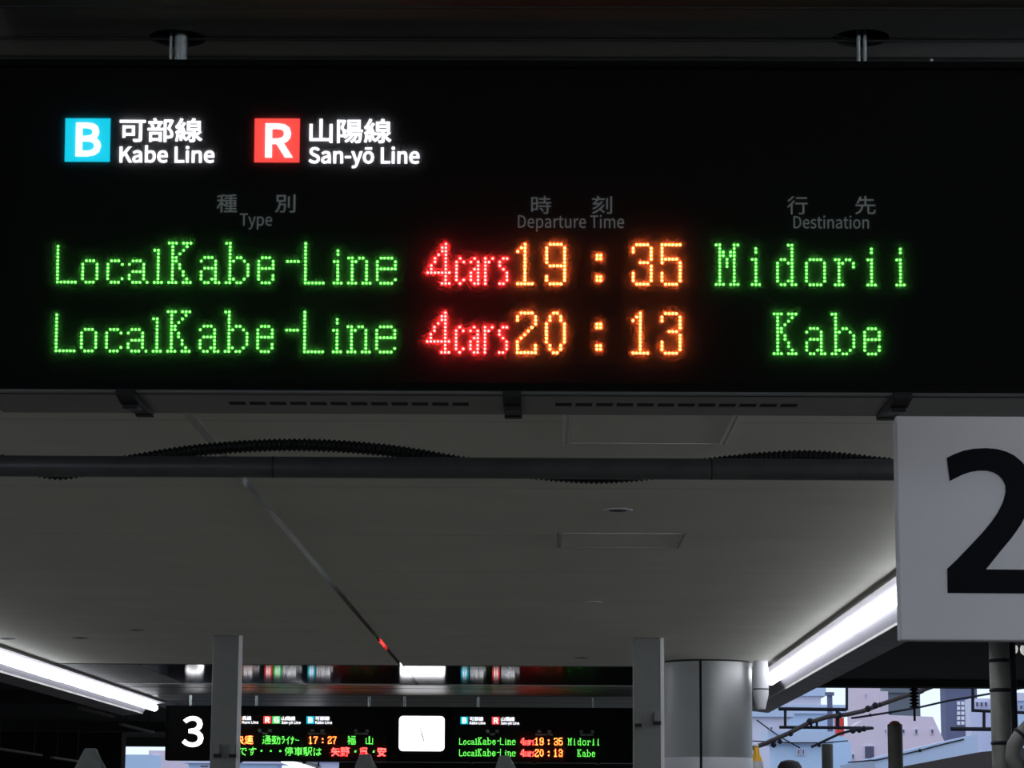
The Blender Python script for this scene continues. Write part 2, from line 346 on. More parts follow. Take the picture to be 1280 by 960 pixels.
KANJI = {
"す":["................",".........#......",".........#......",".......########.","..#############.",".........#......","......####......",".....##..#......",".....#...#......",".....#...#......",".....#####......","........##......","........#.......","......###.......",".....##.........","................"],
"で":["................","................","................","..############..",".####...##......",".......##....#..",".......#...#.#..","......##....#.#.","......#.........","......#.........","......##........",".......#........",".......###......","........#####...","...........#....","................"],
"は":["................","................","...#.......#....","..##.......#....","..##......##.##.","..#...#########.","..#........#....","..#........#....","..#........#....","..#........#....","..###..######...","..##..##...###..","..##..#....#.##.","..##..######....","..##.....#......","................"],
"停":["................","....#....##.....","...############.","...#............","..##..########..","..##..#......#..",".###..########..",".#.#............","...#.##########.","...#.#........#.","...#.##########.","...#......#.....","...#......#.....","...#......#.....","...#...####.....","................"],
"勤":["................","..#...#....#....",".########..#....","..#...#....#....","..#####..######.","....##...######.",".##.##.#..##..#.",".#..#..#..##..#.",".#######..#...#.","....##....#...#.",".#######..#...#.","....##...##...#.","....##...#....#.","....######...##.",".####..##..###..","................"],
"呉":["................",".....########...","..#..#......#...","..#..#......#...","..#..#......#...","..#..########...","..#.............","..###########...","..##.......##...","...........##...","...........##...",".##############.",".....#....#.....","...###....###...",".###........###.","................"],
"安":["................",".......#........",".##############.",".##############.",".##....#.....##.",".##...##.....##.","......#.........",".##############.","....##....##....","....#.....#.....","...####..##.....","......####......","......######....","....###...####..",".####.......##..","................"],
"山":["................",".......##.......",".......##.......",".......##.......","..#....##....#..","..#....##....#..","..#....##....#..","..#....##....#..","..#....##....#..","..#....##....#..","..#....##....#..","..#....##....#..","..#....##....#..","..############..",".............#..","................"],
"快":["................","...#.....#......","...#.....#......","...##.########..",".#.###...##..#..",".#.#.#...#...#..",".#.#.#...#...#..","##.#.....#...#..","...#.##########.","...#.....##.....","...#....####....","...#....##.#....","...#...##..##...","...#..##....##..","...#.##......##.","................"],
"矢":["................","....#...........","...##...........","...###########..","..##...#........",".##....#........",".......#........",".##############.",".##############.",".......##.......","......####......",".....##..##.....","....##....##....","..###......###..",".###........###.","................"],
"福":["................","..##...########.","...#............","...#............",".#####.#######..","....##.##....#..","....#..#######..","...##...........","..####.########.",".###.###..#...#.",".#.#...#..#...#.","...#...########.","...#...#..#...#.","...#...#..#...#.","...#...########.","................"],
"車":["................",".......##.......",".##############.",".......##.......","...###########..","...#...##...##..","...#...##...##..","...###########..","...#...##...##..","...#...##...##..","...###########..",".......##.......",".##############.",".......##.......",".......##.......","................"],
"通":["................","......########..","..#.........##..","...#....####....",".........####...","......#########.","......#...#...#.",".###..#########.","...#..#...#...#.","...#..#########.","...#..#..##..##.","...#..#...#...#.","..##..#...#.##..",".##.##..........",".#....#########.","................"],
"速":["................",".........##.....","..#..##########.","...#.....##.....","...#.....##.....","......########..",".###..#..##..#..","...#..#..##..#..","...#..########..","...#....####....","...#...####.##..","...#.###.##..##.","...###...##.....",".#####..........",".#....#########.","................"],
"野":["................",".#######.######.",".#..#..#.######.",".#..#..#.....#..",".#######..###...",".#..#..#...##...",".#..#..#....##..",".##############.","....#......#..#.","....#......#.##.",".#######...#....","....#......#....","....#......#....",".#######...#....",".##......###....","................"],
"駅":["................",".######..######.",".##.#....#...##.",".##.#....#....#.",".######..#....#.",".#..#....#....#.",".######..#...##.",".#..#....######.",".##.#....#.#....",".######.##.##...",".....##.##..#...",".##.###.#...#...",".#..#.#.#...##..",".#....###....##.","....####......#.","................"],
"ｰ":["........","........","........","........","........","........","........",".#......",".######.","........","........","........","........","........","........","........"],
"ｲ":["........","........","......#.",".....##.","....##..","....#...","...##...",".####...",".#..#...","....#...","....#...","....#...","....#...","....#...","....#...","........"],
"ﾅ":["........","........","....#...","....#...","....#...",".######.",".######.","....#...","...##...","...##...","...#....","...#....","..##....","..#.....","..#.....","........"],
"ﾗ":["........","........","..####..","..####..","........","........",".######.","......#.",".....##.",".....#..",".....#..","....##..","....#...","..##....","........","........"]}

def text_loops(s, x0, x1, z0, cap, ref=None, wide=None):
    """outline loops of s: left edge at x0, right edge at x1, baseline z0, height of the letter ref = cap"""
    pen, loops = 0, []
    for ch in s:
        ad, cs = GLYPH[ch]
        for c in cs: loops.append([(pen + c[i], c[i + 1]) for i in range(0, len(c), 2)])
        pen += ad if ch != ' ' or wide is None else wide
    ref = ref or s[0]
    rz = [c[i + 1] for c in GLYPH[ref][1] for i in range(0, len(c), 2)]
    xs = [q[0] for l in loops for q in l]
    sx = (x1 - x0) / (max(xs) - min(xs))
    sz = cap / (max(rz) - (min(rz) if ord(ref) > 0x3000 else 0))
    bz = min(rz) if ord(ref) > 0x3000 else 0
    return [[(x0 + (q[0] - min(xs)) * sx, z0 + (q[1] - bz) * sz) for q in l] for l in loops]

def digit(rows):
    return rows

# dot patterns, read off the lit lamps: {row above the base line: columns}
def pat(d): return [(c, r) for r, cs in d.items() for c in cs]
def col(c, a, b): return [(c, r) for r in range(a, b + 1)]
def row(r, a, b): return [(c, r) for c in range(a, b + 1)]
L_SMALL = col(0, 0, 10) + row(0, 1, 5)
O_SMALL = row(6, 8, 10) + col(7, 1, 5) + col(11, 1, 5) + row(0, 8, 10)
C_SMALL = row(6, 15, 17) + col(14, 1, 5) + row(0, 15, 17) + [(18, 5), (18, 1)]
A_SMALL = row(6, 21, 23) + [(20, 5)] + col(24, 1, 5) + row(3, 21, 23) + col(20, 1, 2) + row(0, 21, 23) + [(25, 0)]
LL_SMALL = col(28, 0, 9) + [(27, 9), (27, 0), (29, 0)]
LOCAL = L_SMALL + O_SMALL + C_SMALL + A_SMALL + LL_SMALL
K_ = pat({11: (31, 32, 33, 35, 36, 37), 10: (32, 36), 9: (32, 35), 8: (32, 34), 7: (32, 33), 6: (32, 33), 5: (32, 34), 4: (32, 34),
          3: (32, 35), 2: (32, 35), 1: (32, 36), 0: (31, 32, 33, 35, 36, 37)})
A_ = pat({7: (41, 42, 43), 6: (40, 44), 5: (44,), 4: (41, 42, 43, 44), 3: (40, 44), 2: (40, 44), 1: (40, 43, 44), 0: (41, 42, 44, 45)})
B_ = col(48, 0, 11) + pat({11: (47,), 7: (50, 51), 6: (49, 52), 5: (53,), 4: (53,), 3: (53,), 2: (53,), 1: (49, 52), 0: (47, 50, 51)})
E_ = pat({7: (57, 58, 59), 6: (56, 60), 5: (56, 60), 4: (56, 57, 58, 59, 60), 3: (56,), 2: (56, 60), 1: (56, 60), 0: (57, 58, 59)})
KABE = K_ + A_ + B_ + E_
DASH = row(6, 64, 67)
LINE = (col(69, 0, 11) + row(0, 70, 74) + col(78, 0, 6) + [(78, 8), (78, 9), (77, 6), (77, 0), (79, 0)]
        + col(82, 0, 7) + col(86, 0, 6) + [(81, 7), (84, 7), (85, 7), (83, 6), (81, 0), (83, 0), (85, 0), (87, 0)]
        + row(7, 90, 93) + [(89, 6), (94, 6), (89, 5), (94, 5)] + row(4, 89, 94) + [(89, 3), (89, 2), (89, 1), (94, 1)] + row(0, 90, 93))
FOURCARS = (col(108, 0, 11) + row(3, 103, 109) + [(107, 10), (107, 9), (106, 8), (105, 7), (105, 6), (104, 5), (104, 4), (107, 0), (109, 0)]
            + col(111, 1, 6) + [(112, 7), (113, 6), (113, 1), (112, 0)]
            + col(117, 0, 6) + [(116, 7), (115, 6), (116, 4), (115, 3), (115, 2), (115, 1), (116, 0)]
            + col(119, 0, 7) + [(120, 6), (121, 7)]
            + [(124, 7), (125, 7), (123, 6), (123, 5), (124, 4), (125, 3), (125, 2), (125, 1), (123, 0), (124, 0)])
D1 = col(2, 0, 11) + [(0, 9), (1, 10), (0, 0), (1, 0), (3, 0), (4, 0)]
D9 = row(11, 1, 4) + col(0, 6, 10) + col(5, 1, 10) + row(5, 1, 4) + col(0, 1, 2) + row(0, 1, 4)
D3 = row(11, 1, 4) + col(0, 9, 10) + col(5, 7, 10) + row(6, 2, 4) + col(5, 1, 5) + col(0, 1, 3) + row(0, 1, 4)
D5 = row(11, 0, 5) + col(0, 6, 10) + row(7, 1, 4) + col(5, 1, 6) + col(0, 1, 3) + row(0, 1, 4)
D2 = row(11, 1, 4) + col(0, 9, 10) + col(5, 8, 10) + [(4, 7), (3, 6), (2, 5), (1, 4)] + col(0, 1, 3) + col(5, 1, 2) + row(0, 0, 5)
D0 = [(2, 11), (3, 11), (2, 0), (3, 0)] + col(1, 9, 10) + col(4, 9, 10) + col(0, 3, 8) + col(5, 3, 8) + col(1, 1, 2) + col(4, 1, 2)
D7 = row(11, 0, 5) + [(0, 10), (5, 10), (5, 9), (4, 8), (4, 7), (3, 6), (3, 5)] + col(2, 0, 4)
COLON = [(14, 8), (15, 8), (14, 7), (15, 7), (14, 2), (15, 2), (14, 1), (15, 1)]
def shift(d, c, r=0): return [(a + c, b + r) for a, b in d]
def clock_time(a, b, c, d, at): return shift(a, at) + shift(b, at + 8) + shift(COLON, at + 8) + shift(c, at + 32) + shift(d, at + 40)
I_ = col(1, 0, 7) + [(1, 9), (1, 10), (0, 7), (0, 0), (2, 0)]
MIDORII = (pat({11: (183, 184, 188, 189), 9: (185, 187), 8: (185, 187), 7: (186,), 6: (186,), 5: (186,), 0: (183, 185, 187, 189)})
           + col(184, 0, 10) + col(188, 0, 10) + shift(I_, 193)
           + col(204, 0, 11) + col(200, 1, 6) + [(203, 11), (201, 7), (202, 7), (203, 6), (203, 1), (201, 0), (202, 0), (205, 0)]
           + row(7, 209, 212) + row(0, 209, 212) + col(208, 1, 6) + col(213, 1, 6)
           + col(217, 0, 7) + [(216, 7), (219, 7), (220, 7), (218, 6), (221, 6), (221, 5), (216, 0), (218, 0)]
           + shift(I_, 225) + shift(I_, 233))
def kanji(s, at):
    out = []
    for ch in s:
        if ch == ' ': at += 8; continue
        if ch == '\u30fb':
            out += [(at + 7 + i, 5 + j) for i in range(3) for j in range(3)]; at += 16; continue
        rows_ = KANJI[ch]
        for r, bits in enumerate(rows_):
            for c_, b_ in enumerate(bits):
                if b_ == '#': out.append((at + c_, 13 - r))
        at += len(rows_[0])
    return out

# ------------------------------------------------------------------ setting: floor, ground, ceilings
CZ = 3.1
structure(MB().box(-4.2, 2.6, -14, 60, -0.25, 0.0).build('floor', M['floor']))
structure(MB().box(-160, 160, -40, 320, -1.5, -1.1).build('ground', M['ground']))
LX, RX = -4.52, 2.07
holes = []
def circle(cx, cy_, r, k=36): return [(cx + r * math.cos(2 * math.pi * i / k), cy_ + r * math.sin(2 * math.pi * i / k)) for i in range(k)]
def rect(x0, x1, y0, y1): return [(x0, y0), (x1, y0), (x1, y1), (x0, y1)]

def slab(name, y0, y1, material, hole=(), xa=None, xb=None):
    o = flat(name, [rect(LX if xa is None else xa, RX if xb is None else xb, y0, y1)] + [circle(*h) for h in hole], 0.02, material)
    # lay the plate flat: x stays, local z -> world y, plate thickness above CZ
    o.data.transform(Matrix(((1, 0, 0, 0), (0, 0, 1, 0), (0, -1, 0, CZ), (0, 0, 0, 1))))
    return structure(o)

NEAR_Y, FAR_Y = 4.5, 28.2
HANG_Y = 0.07                                   # how far behind the face the hanger pipes stand
def hanger_x(u): return at_z(u, 48, CZ)
near_holes = [(hanger_x(222).x, hanger_x(222).y, 0.055), (hanger_x(1076).x, hanger_x(1076).y, 0.055)]
HY = near_holes[0][1]
slab('ceiling', 6.8, 22.8, M['ceil'])
GX = at_z(208, 845, CZ).x
slab('ceiling.001', 22.8, 25.9, M['gloss'], (), GX, RX)
slab('ceiling.007', 22.8, 25.9, M['rough_band'], (), LX, GX - 0.01)
slab('ceiling.002', 25.9, 31.0, M['band'])
slab('ceiling.003', 2.2, 6.8, M['band'], near_holes)
slab('ceiling.004', -0.9, 2.2, M['gloss'])
slab('ceiling.005', -14, -0.9, M['ceil'])
structure(MB().box(LX, RX, -14, 60, CZ + 0.14, CZ + 0.2).build('ceiling_slab', M['slot']))
structure(MB().box(LX, RX, 31.0, 46, CZ, CZ + 0.02).build('ceiling.006', M['ceil']))
# joints between the long metal ceiling strips above both boards
k = 1
for Yc in (HY - 0.19, HY - 0.002, HY + 0.115, HY + 0.33, 26.6, 28.0, 28.6, 29.4):
    structure(MB().box(LX, RX, Yc, Yc + 0.006, CZ - 0.003, CZ).build('trim_%d' % k, M['seam'])); k += 1
for Yc in (22.8, 25.9, 6.8):
    structure(MB().box(LX, RX, Yc - 0.012, Yc + 0.012, CZ - 0.006, CZ).build('trim_%d' % k, M['dim' if Yc == 25.9 else 'seam'])); k += 1
# polished slot running the length of the pale ceiling
structure(MB().box(-1.32, -1.285, 6.85, 25.85, CZ - 0.004, CZ).build('trim_%d' % k, M['mirror'])); k += 1

# dark canopies over the tracks on both sides
structure(MB().box(2.62, 24, -14, 25.4, CZ + 0.02, CZ + 0.12).build('roof_right', M['roof']))
structure(MB().box(-26, -4.86, -14, 43, CZ + 0.02, CZ + 0.12).build('roof_left', M['roof']))
k0 = k
for Yc in (9, 14, 19, 24.9):
    structure(MB().box(2.7, 24, Yc, Yc + 0.3, CZ - 0.05, CZ + 0.02).build('beam', M['roof']))
for Yc in (12, 20, 28, 36, 42.4):
    structure(MB().box(-26, -4.9, Yc, Yc + 0.3, CZ - 0.12, CZ + 0.02).build('beam', M['roof']))

# ------------------------------------------------------------------ strip lights along both edges of the ceiling
def strip_light(name, label, side, x_edge, y0, y1, y_tube):
    """side +1: outward is +x"""
    t = thing(name, label, 'light', (x_edge, y0, CZ))
    def P(dx, z): return (side * dx, 0, z)
    L = (0, y1 - y0, 0)
    MB().prism([P(0.0, 0.03), P(0.0, -0.024), P(0.03, -0.024), P(0.035, 0.03)], L).build('edge_groove', M['groove'], t)
    MB().prism([P(0.035, 0.02), P(0.035, -0.02), P(0.075, -0.03), P(0.19, -0.03), P(0.19, 0.02)], L).build('reflector', M['reflector'], t)
    MB().prism([P(0.19, 0.02), P(0.19, -0.03), P(0.268, -0.145), P(0.282, -0.145), P(0.282, 0.02)], L).build('lip', M['lip'], t)
    MB().prism([P(0.264, -0.139), P(0.270, -0.154), P(0.282, -0.154), P(0.282, -0.139)], L).build('edge_trim', M['bead'], t)
    MB().prism([P(0.2825, 0.05), P(0.2825, -0.150), P(0.50, -0.175), P(0.56, -0.10), P(0.56, 0.05)], L).build('fascia', M['fascia'], t)
    seg, gap, cx = 2.95, 0.03, side * 0.125
    yy = 0.0
    while yy < y_tube - y0 - 0.1:
        e = min(yy + seg, y_tube - y0)
        MB().tube([(cx, yy + gap / 2, -0.075), (cx, e - gap / 2, -0.08)], 0.040, 14).build('tube', M['tube'], t, True)
        MB().box(cx - 0.02, cx + 0.02, e - 0.02, e + 0.02, -0.11, -0.03).build('tube_holder', M['white'], t)
        yy = e
    return t
strip_light('strip_light', 'long bright white strip light along the right edge of the ceiling, ending at the column', 1, RX, 0.1, 28.0, 23.6)
strip_light('strip_light', 'bright white strip light at the left ceiling edge, running towards the number 3 sign', -1, LX, 0.1, 29.6, 29.6)

# ------------------------------------------------------------------ departure board
TILT = math.radians(6.0)
P0 = at_y(640, 488, NEAR_Y)
BU, BV, BN = Vector((1, 0, 0)), Vector((0, -math.sin(TILT), math.cos(TILT))), Vector((0, -math.cos(TILT), -math.sin(TILT)))
def loc(u, v):
    """pixel of the near board's face -> metres along the face"""
    d = ray(u, v)
    q = EYE + d * ((P0 - EYE).dot(BN) / d.dot(BN)) - P0
    return q.dot(BU), q.dot(BV)
PXM = (loc(1125.65, 356.7)[0] - loc(71.7, 352.6)[0]) / 1053.95      # metres per pixel across the face
H_B = loc(640, 77.5)[1]
X_L, X_R = loc(-27, 300)[0], loc(1398, 300)[0]
LED_X, LED_Z1 = loc(71.7, 352.6)
LED_Z2 = LED_Z1 - (loc(647, 355.4)[1] - loc(647, 441.5)[1])
PITCH = (loc(1125.65, 356.7)[0] - LED_X) / 234.0
PITCH_Z = (loc(230, 298.7)[1] - loc(230, 353.2)[1]) / 12.19
DOT = 0.32 * PITCH

def readout(name, parent, dots, z, material, flat_dots=False):
    b = MB()
    for c_, r_ in sorted(set(dots)):
        b.dome(LED_X + c_ * PITCH, z + r_ * PITCH_Z, DOT, 0.0, 6 if flat_dots else 8)
    return b.build(name, material, parent, True)

def housing(parent, x0, x1, z0=0.0, z1=None, depth=0.25):
    z1 = z1 or H_B
    b = MB()
    k = math.tan(TILT)
    e = 0.012                                     # frame around the face, face recessed
    b.prism([(x0, 0.004, z0), (x0, 0.004, z1), (x0, depth, z1 + depth * -k), (x0, depth, z0 - depth * k)], (x1 - x0, 0, 0))
    for q in ((x0, x1, z1 - e, z1), (x0, x1, z0, z0 + e), (x0, x0 + e, z0 + e, z1 - e), (x1 - e, x1, z0 + e, z1 - e)):
        b.box(q[0], q[1], -0.016, 0.004, q[2], q[3])
    o = b.build('housing', M['black'], parent)
    MB().box(x0 + e, x1 - e, 0.0, 0.0045, z0 + e, z1 - e).build('face_panel', M['face'], parent)
    return o

def cover(parent, x0, x1):
    e = 0.013
    return MB().box(x0 + e, x1 - e, -0.0047, -0.0045, e, H_B - e).build('glow_cover', M['cover'], parent)

def symbol(parent, letter, u0, u1, v0, v1, lu0, lu1, lv0, lv1, material, label):
    x0, z1 = loc(u0, v0); x1, z0 = loc(u1, v1)
    o = MB().box(x0, x1, -0.002, 0.0, z0, z1).build('line_symbol', material, parent)
    if label: o['label'] = label
    a, zt = loc(lu0, lv0); b, zb = loc(lu1, lv1)
    flat('line_letter', text_loops(letter, a, b, zb, zt - zb), 0.001, M['backlit'], o, -0.002, 0.0022)
    return o

def words(parent, name, items, material, bold):
    """items: (text, u0, u1, v of base line, v of top, reference letter, gap width)"""
    lp = []
    for s_, u0, u1, vb, vt, ref, wide in items:
        x0, zb = loc(u0, vb); x1, zt = loc(u1, vb); z_t = loc(u0, vt)[1]
        lp += text_loops(s_, x0, x1, zb, z_t - zb, ref, wide)
    return flat(name, lp, 0.0015, material, parent, 0.0, bold)

def underside(parent, x0, x1, slots):
    k = math.tan(TILT)
    T = lambda x, d, h: (x, d, -d * k - h)
    b = MB()
    b.prism([T(x0, 0.006, 0.0), T(x0, 0.006, 0.004), T(x0, 0.245, 0.004), T(x0, 0.245, 0.0)], (x1 - x0, 0, 0))
    o = b.build('underside_panel', M['under'], parent)
    e = MB()
    e.prism([T(x0, 0.026, 0.0035), T(x0, 0.026, 0.0055), T(x0, 0.030, 0.0055), T(x0, 0.030, 0.0035)], (x1 - x0, 0, 0))
    e.build('panel_joint', M['seam'], o)
    if slots:
        s = MB()
        for x_, w_ in slots:
            s.prism([T(x_, 0.112, 0.0035), T(x_, 0.112, 0.0052), T(x_, 0.140, 0.0052), T(x_, 0.140, 0.0035)], (w_, 0, 0))
        s.build('vent_slot', M['slot'], o)
    return o

def latch(parent, x):
    k = math.tan(TILT)
    b = MB()
    w = 0.017
    b.prism([(x - w, -0.010, 0.012), (x - w, -0.010, -0.012), (x - w, 0.05, -0.026), (x - w, 0.22, -0.034), (x - w, 0.22, -0.024), (x - w, 0.06, -0.007), (x - w, 0.06, 0.0)], (2 * w, 0, 0))
    b.prism([(x - w, 0.215, -0.020), (x - w, 0.215, -0.036), (x - w, 0.235, -0.039), (x - w, 0.235, -0.020)], (2 * w, 0, 0))
    b.box(x - w * .8, x + w * .8, 0.05, 0.11, -0.034, -0.008)
    return b.build('latch', M['clip'], parent)

def hanger(parent, x, z0, z1, yy=HANG_Y, rods=((-0.0085, 0.0045), (0.009, 0.0075))):
    b = MB()
    for dx, r in rods:
        b.lathe((x + dx, yy, 0), [(r, z0), (r, z1)], 14)
    return b.build('hanger_pipe', M['steel'], parent, True)

def column_headings(root):
    words(root, 'column_heading', [('種', 271, 296, 265.6, 243, None, None), ('別', 344, 369, 265.6, 243.3, None, None), ('Type', 300, 340, 282, 267, 'T', None)], M['print'], 0.0002)
    words(root, 'column_heading', [('時', 664, 689, 267.3, 245, None, None), ('刻', 740, 765, 267.3, 245, None, None), ('Departure Time', 647.5, 780, 284.6, 269.2, 'D', None)], M['print'], 0.0)
    words(root, 'column_heading', [('行', 984, 1009.5, 268, 245.3, None, None), ('先', 1069, 1094.5, 268, 245.3, None, None), ('Destination', 992, 1086, 285.3, 270.3, 'D', None)], M['print'], 0.0)

root = thing('departure_board', 'wide black departure board with two green and amber text rows, nearest and largest in view', 'departure board', P0, TILT, 'departure boards')
housing(root, X_L, X_R)
symbol(root, 'B', 82, 137.3, 148, 202.3, 97, 124.7, 155, 194.3, M['cyan'], 'square blue line symbol')
words(root, 'line_name', [('可部線', 150, 252, 177, 148.3, '線', None), ('Kabe Line', 150, 267.5, 202.6, 183.8, 'K', None)], M['backlit'], 0.0009)
symbol(root, 'R', 318.6, 374.3, 148.2, 203.2, 333.5, 363.5, 156, 195.8, M['redp'], 'square red line symbol')
words(root, 'line_name', [('山陽線', 387.3, 488.5, 178.3, 149, '線', None), ('San-yō Line', 386.4, 523.8, 203.6, 184.4, 'S', None)], M['backlit'], 0.0009)
column_headings(root)
for z_, tm, dest in ((LED_Z1, clock_time(D1, D9, D3, D5, 128), MIDORII), (LED_Z2, clock_time(D2, D0, D1, D3, 128), shift(KABE, 168))):
    readout('type_readout', root, LOCAL, z_, M['green_led'])
    readout('line_readout', root, KABE + DASH + LINE, z_, M['green_led'])
    readout('cars_readout', root, FOURCARS, z_, M['red_led'])
    readout('time_readout', root, tm, z_, M['amber_led'])
    readout('destination_readout', root, dest, z_, M['green_led'])
cover(root, X_L, X_R)
sl = []
for u0, u1, n_ in ((286, 590, 12), (693, 1000, 12)):
    for i in range(n_):
        a = u0 + (u1 - u0) * i / n_
        sl.append((loc(a, 488)[0] * 1.028, (u1 - u0) / n_ * 0.80 * PXM * 1.028))
underside(root, X_L, X_R, sl)
for u in (157, 640, 1128): latch(root, loc(u, 489)[0])
for hx, hy, _ in near_holes:
    hanger(root, hx - P0.x, H_B - 0.03, H_B + 0.14, (hy - P0.y) + H_B * math.tan(TILT), ((-0.0115, 0.0035), (0.008, 0.0125)) if hx < 0 else ((-0.0055, 0.0042), (0.0065, 0.0038)))
x_, z_ = loc(1164, 78)
MB().lathe((x_, 0.0, 0), [(0.0035, z_ - 0.004), (0.0035, z_ + 0.006), (0.0015, z_ + 0.008)], 10).build('top_screw', M['steel'], root)

# the same board again, far down the platform
far_L = at_y(574.5, 930.3, FAR_Y)
dL = BU * LED_X + BV * LED_Z1
far_root_loc = far_L - dL
fb = copy_tree(root)
fb.location = far_root_loc
tag(fb, 'small distant departure board right of the lit clock, showing the same two rows', 'departure board', 'departure boards')

def fu(x): return 71.7 + (x - 574.5) * 6.034            # far picture column -> near board column
def fx(x): return loc(fu(x), 300)[0]
lb = thing('departure_board', 'distant departure board left of the lit clock, showing 17:27 and Japanese text', 'departure board', far_root_loc, TILT, 'departure boards')
housing(lb, fx(267.6), fx(485))
MW = M['backlit']
symbol(lb, 'Y', fu(294), fu(303), 148, 202.3, fu(296), fu(301), 155, 194.3, M['orangep'], 'square orange line symbol')
words(lb, 'line_name', [('呉線', fu(304.5), fu(315.5), 177, 148.3, '線', None), ('Kure Line', fu(304.5), fu(324), 202.6, 183.8, 'K', None)], MW, 0.0009)
symbol(lb, 'R', fu(331), fu(340.2), 148, 202.3, fu(333.5), fu(338), 155, 194.3, M['redp'], 'square red line symbol')
symbol(lb, 'G', fu(342), fu(351.2), 148, 202.3, fu(344.3), fu(349.3), 155, 194.3, M['greenp'], 'square green line symbol')
words(lb, 'line_name', [('山陽線', fu(353), fu(370), 178.3, 149, '線', None), ('San-yō Line', fu(353), fu(376.5), 203.6, 184.4, 'S', None)], MW, 0.0009)
symbol(lb, 'B', fu(384.5), fu(393.6), 148, 202.3, fu(387), fu(391.5), 155, 194.3, M['cyan'], 'square blue line symbol')
words(lb, 'line_name', [('可部線', fu(395), fu(412.5), 177, 148.3, '線', None), ('Kabe Line', fu(395), fu(415.5), 202.6, 183.8, 'K', None)], MW, 0.0009)
for a_, b_, ua, ub, tx, ta, tb in (('種', '別', 323, 336, 'Type', 328, 335), ('時', '刻', 389, 401, 'Departure Time', 385.5, 407.5), ('行', '先', 443, 457, 'Destination', 444, 460)):
    words(lb, 'column_heading', [(a_, fu(ua), fu(ua + 4.2), 265.6, 243, None, None), (b_, fu(ub), fu(ub + 4.2), 265.6, 243, None, None), (tx, fu(ta), fu(tb), 282, 267, tx[0], None)], M['print'], 0.0)
def fc(x): return round((x - 574.5) / 0.7465)
readout('type_readout', lb, kanji('快速', fc(291)), LED_Z1, M['amber_led'], True)
readout('train_name_readout', lb, kanji('通勤ﾗｲﾅｰ', fc(325.5)), LED_Z1, M['green_led'], True)
readout('time_readout', lb, clock_time(D1, D7, D2, D7, fc(384.6)), LED_Z1, M['amber_led'], True)
readout('destination_readout', lb, kanji('福', fc(432.7)) + kanji('山', fc(455)), LED_Z1, M['green_led'], True)
readout('message_readout', lb, kanji('です', fc(295)) + kanji('・・・', fc(318.5)) + kanji('停車駅は', fc(353.8)) + kanji('・', fc(437)) + kanji('・', fc(460)), LED_Z2, M['green_led'], True)
readout('message_readout', lb, kanji('矢野', fc(412.5)) + kanji('呉', fc(448.5)) + kanji('安', fc(470.8)), LED_Z2, M['red_led'], True)
cover(lb, fx(267.6), fx(485))
underside(lb, fx(267.6), fx(485), [])
for x in (300, 380, 460): latch(lb, fx(x))
for x in (320, 460.5): hanger(lb, fx(x), H_B - 0.03, H_B + 0.14)

# lit clock between the two far boards
ck = thing('station_clock', 'square lit white clock in a black box between the two distant departure boards', 'clock', far_root_loc, TILT)
housing(ck, fx(485.4), fx(557.6))
def fz(v): return LED_Z1 + (930.3 - v) / 68.5 * H_B        # far picture row -> metres up the face
def rounded(x0, x1, z0, z1, r, k=8):
    out = []
    for cx, cz, a in ((x1 - r, z1 - r, 0), (x0 + r, z1 - r, 90), (x0 + r, z0 + r, 180), (x1 - r, z0 + r, 270)):
        for i in range(k + 1):
            q = math.radians(a + 90 * i / k); out.append((cx + r * math.cos(q), cz + r * math.sin(q)))
    return out
dial = flat('dial', [rounded(fx(498.8), fx(555.6), fz(939), fz(895.5), 0.045)], 0.01, M['dial'], ck, 0.0)
cx_, cz_ = fx(527), fz(917)
flat('hour_hand', [[(cx_ - 0.009, cz_), (cx_ + 0.009, cz_), (cx_ + 0.034, cz_ - 0.085), (cx_ + 0.020, cz_ - 0.088)]], 0.002, M['hand'], ck, -0.0105)
flat('minute_hand', [[(cx_ - 0.006, cz_), (cx_ + 0.006, cz_), (cx_ - 0.02, cz_ + 0.11), (cx_ - 0.03, cz_ + 0.108)]], 0.002, M['hand'], ck, -0.0105)
underside(ck, fx(485.4), fx(557.6), [])
for x in (505,): hanger(ck, fx(x), H_B - 0.03, H_B + 0.14)

# far platform number 3
n3 = thing('platform_number_sign', 'black platform sign with a lit white number 3 beside the left strip light', 'sign', far_root_loc, TILT)
housing(n3, fx(208.5), fx(267.2))
a = text_loops('3', fx(230), fx(254.6), fz(934.3), fz(898) - fz(934.3))
flat('numeral', a, 0.002, M['dial'], n3, 0.0, 0.008)
hanger(n3, fx(238), H_B - 0.03, H_B + 0.14)

# ------------------------------------------------------------------ big platform number 2
PY = 5.7
pa, pb = at_y(1118.6, 496, PY), at_y(1125.5, 800, PY)
ns = thing('platform_number_sign', 'large pale grey sign with a thick black number 2', 'sign', (pb.x, PY, pb.z))
wid = 0.50
MB().box(0, wid, 0, 0.05, 0, pa.z - pb.z + 0.06).build('panel', M['plate'], ns, False, 0.004)
two = [(1183.5, 572.6), (1192, 568), (1204, 563.5), (1217, 561), (1232, 560.2), (1246, 561.3), (1258, 564.6), (1268, 569.6), (1277.5, 577.5), (1284.5, 587), (1289, 598), (1290.5, 611), (1289, 625),
       (1284, 640), (1276, 656), (1264, 673), (1249, 691), (1232.5, 711.7), (1302, 712.4), (1301.5, 742), (1184.6, 741.3), (1184, 711), (1197, 698.5), (1212, 683), (1227, 667), (1238, 654), (1247, 641), (1253.5, 628), (1257, 615),
       (1256.5, 606.5), (1253.5, 600), (1248.5, 594.5), (1241.5, 590.3), (1233, 588.4), (1223, 588.4), (1213, 590), (1203, 593.4), (1187.3, 601.3)]
flat('numeral', [[(at_y(u, v, PY).x - pb.x, at_y(u, v, PY).z - pb.z) for u, v in two]], 0.002, M['ink'], ns, 0.0)
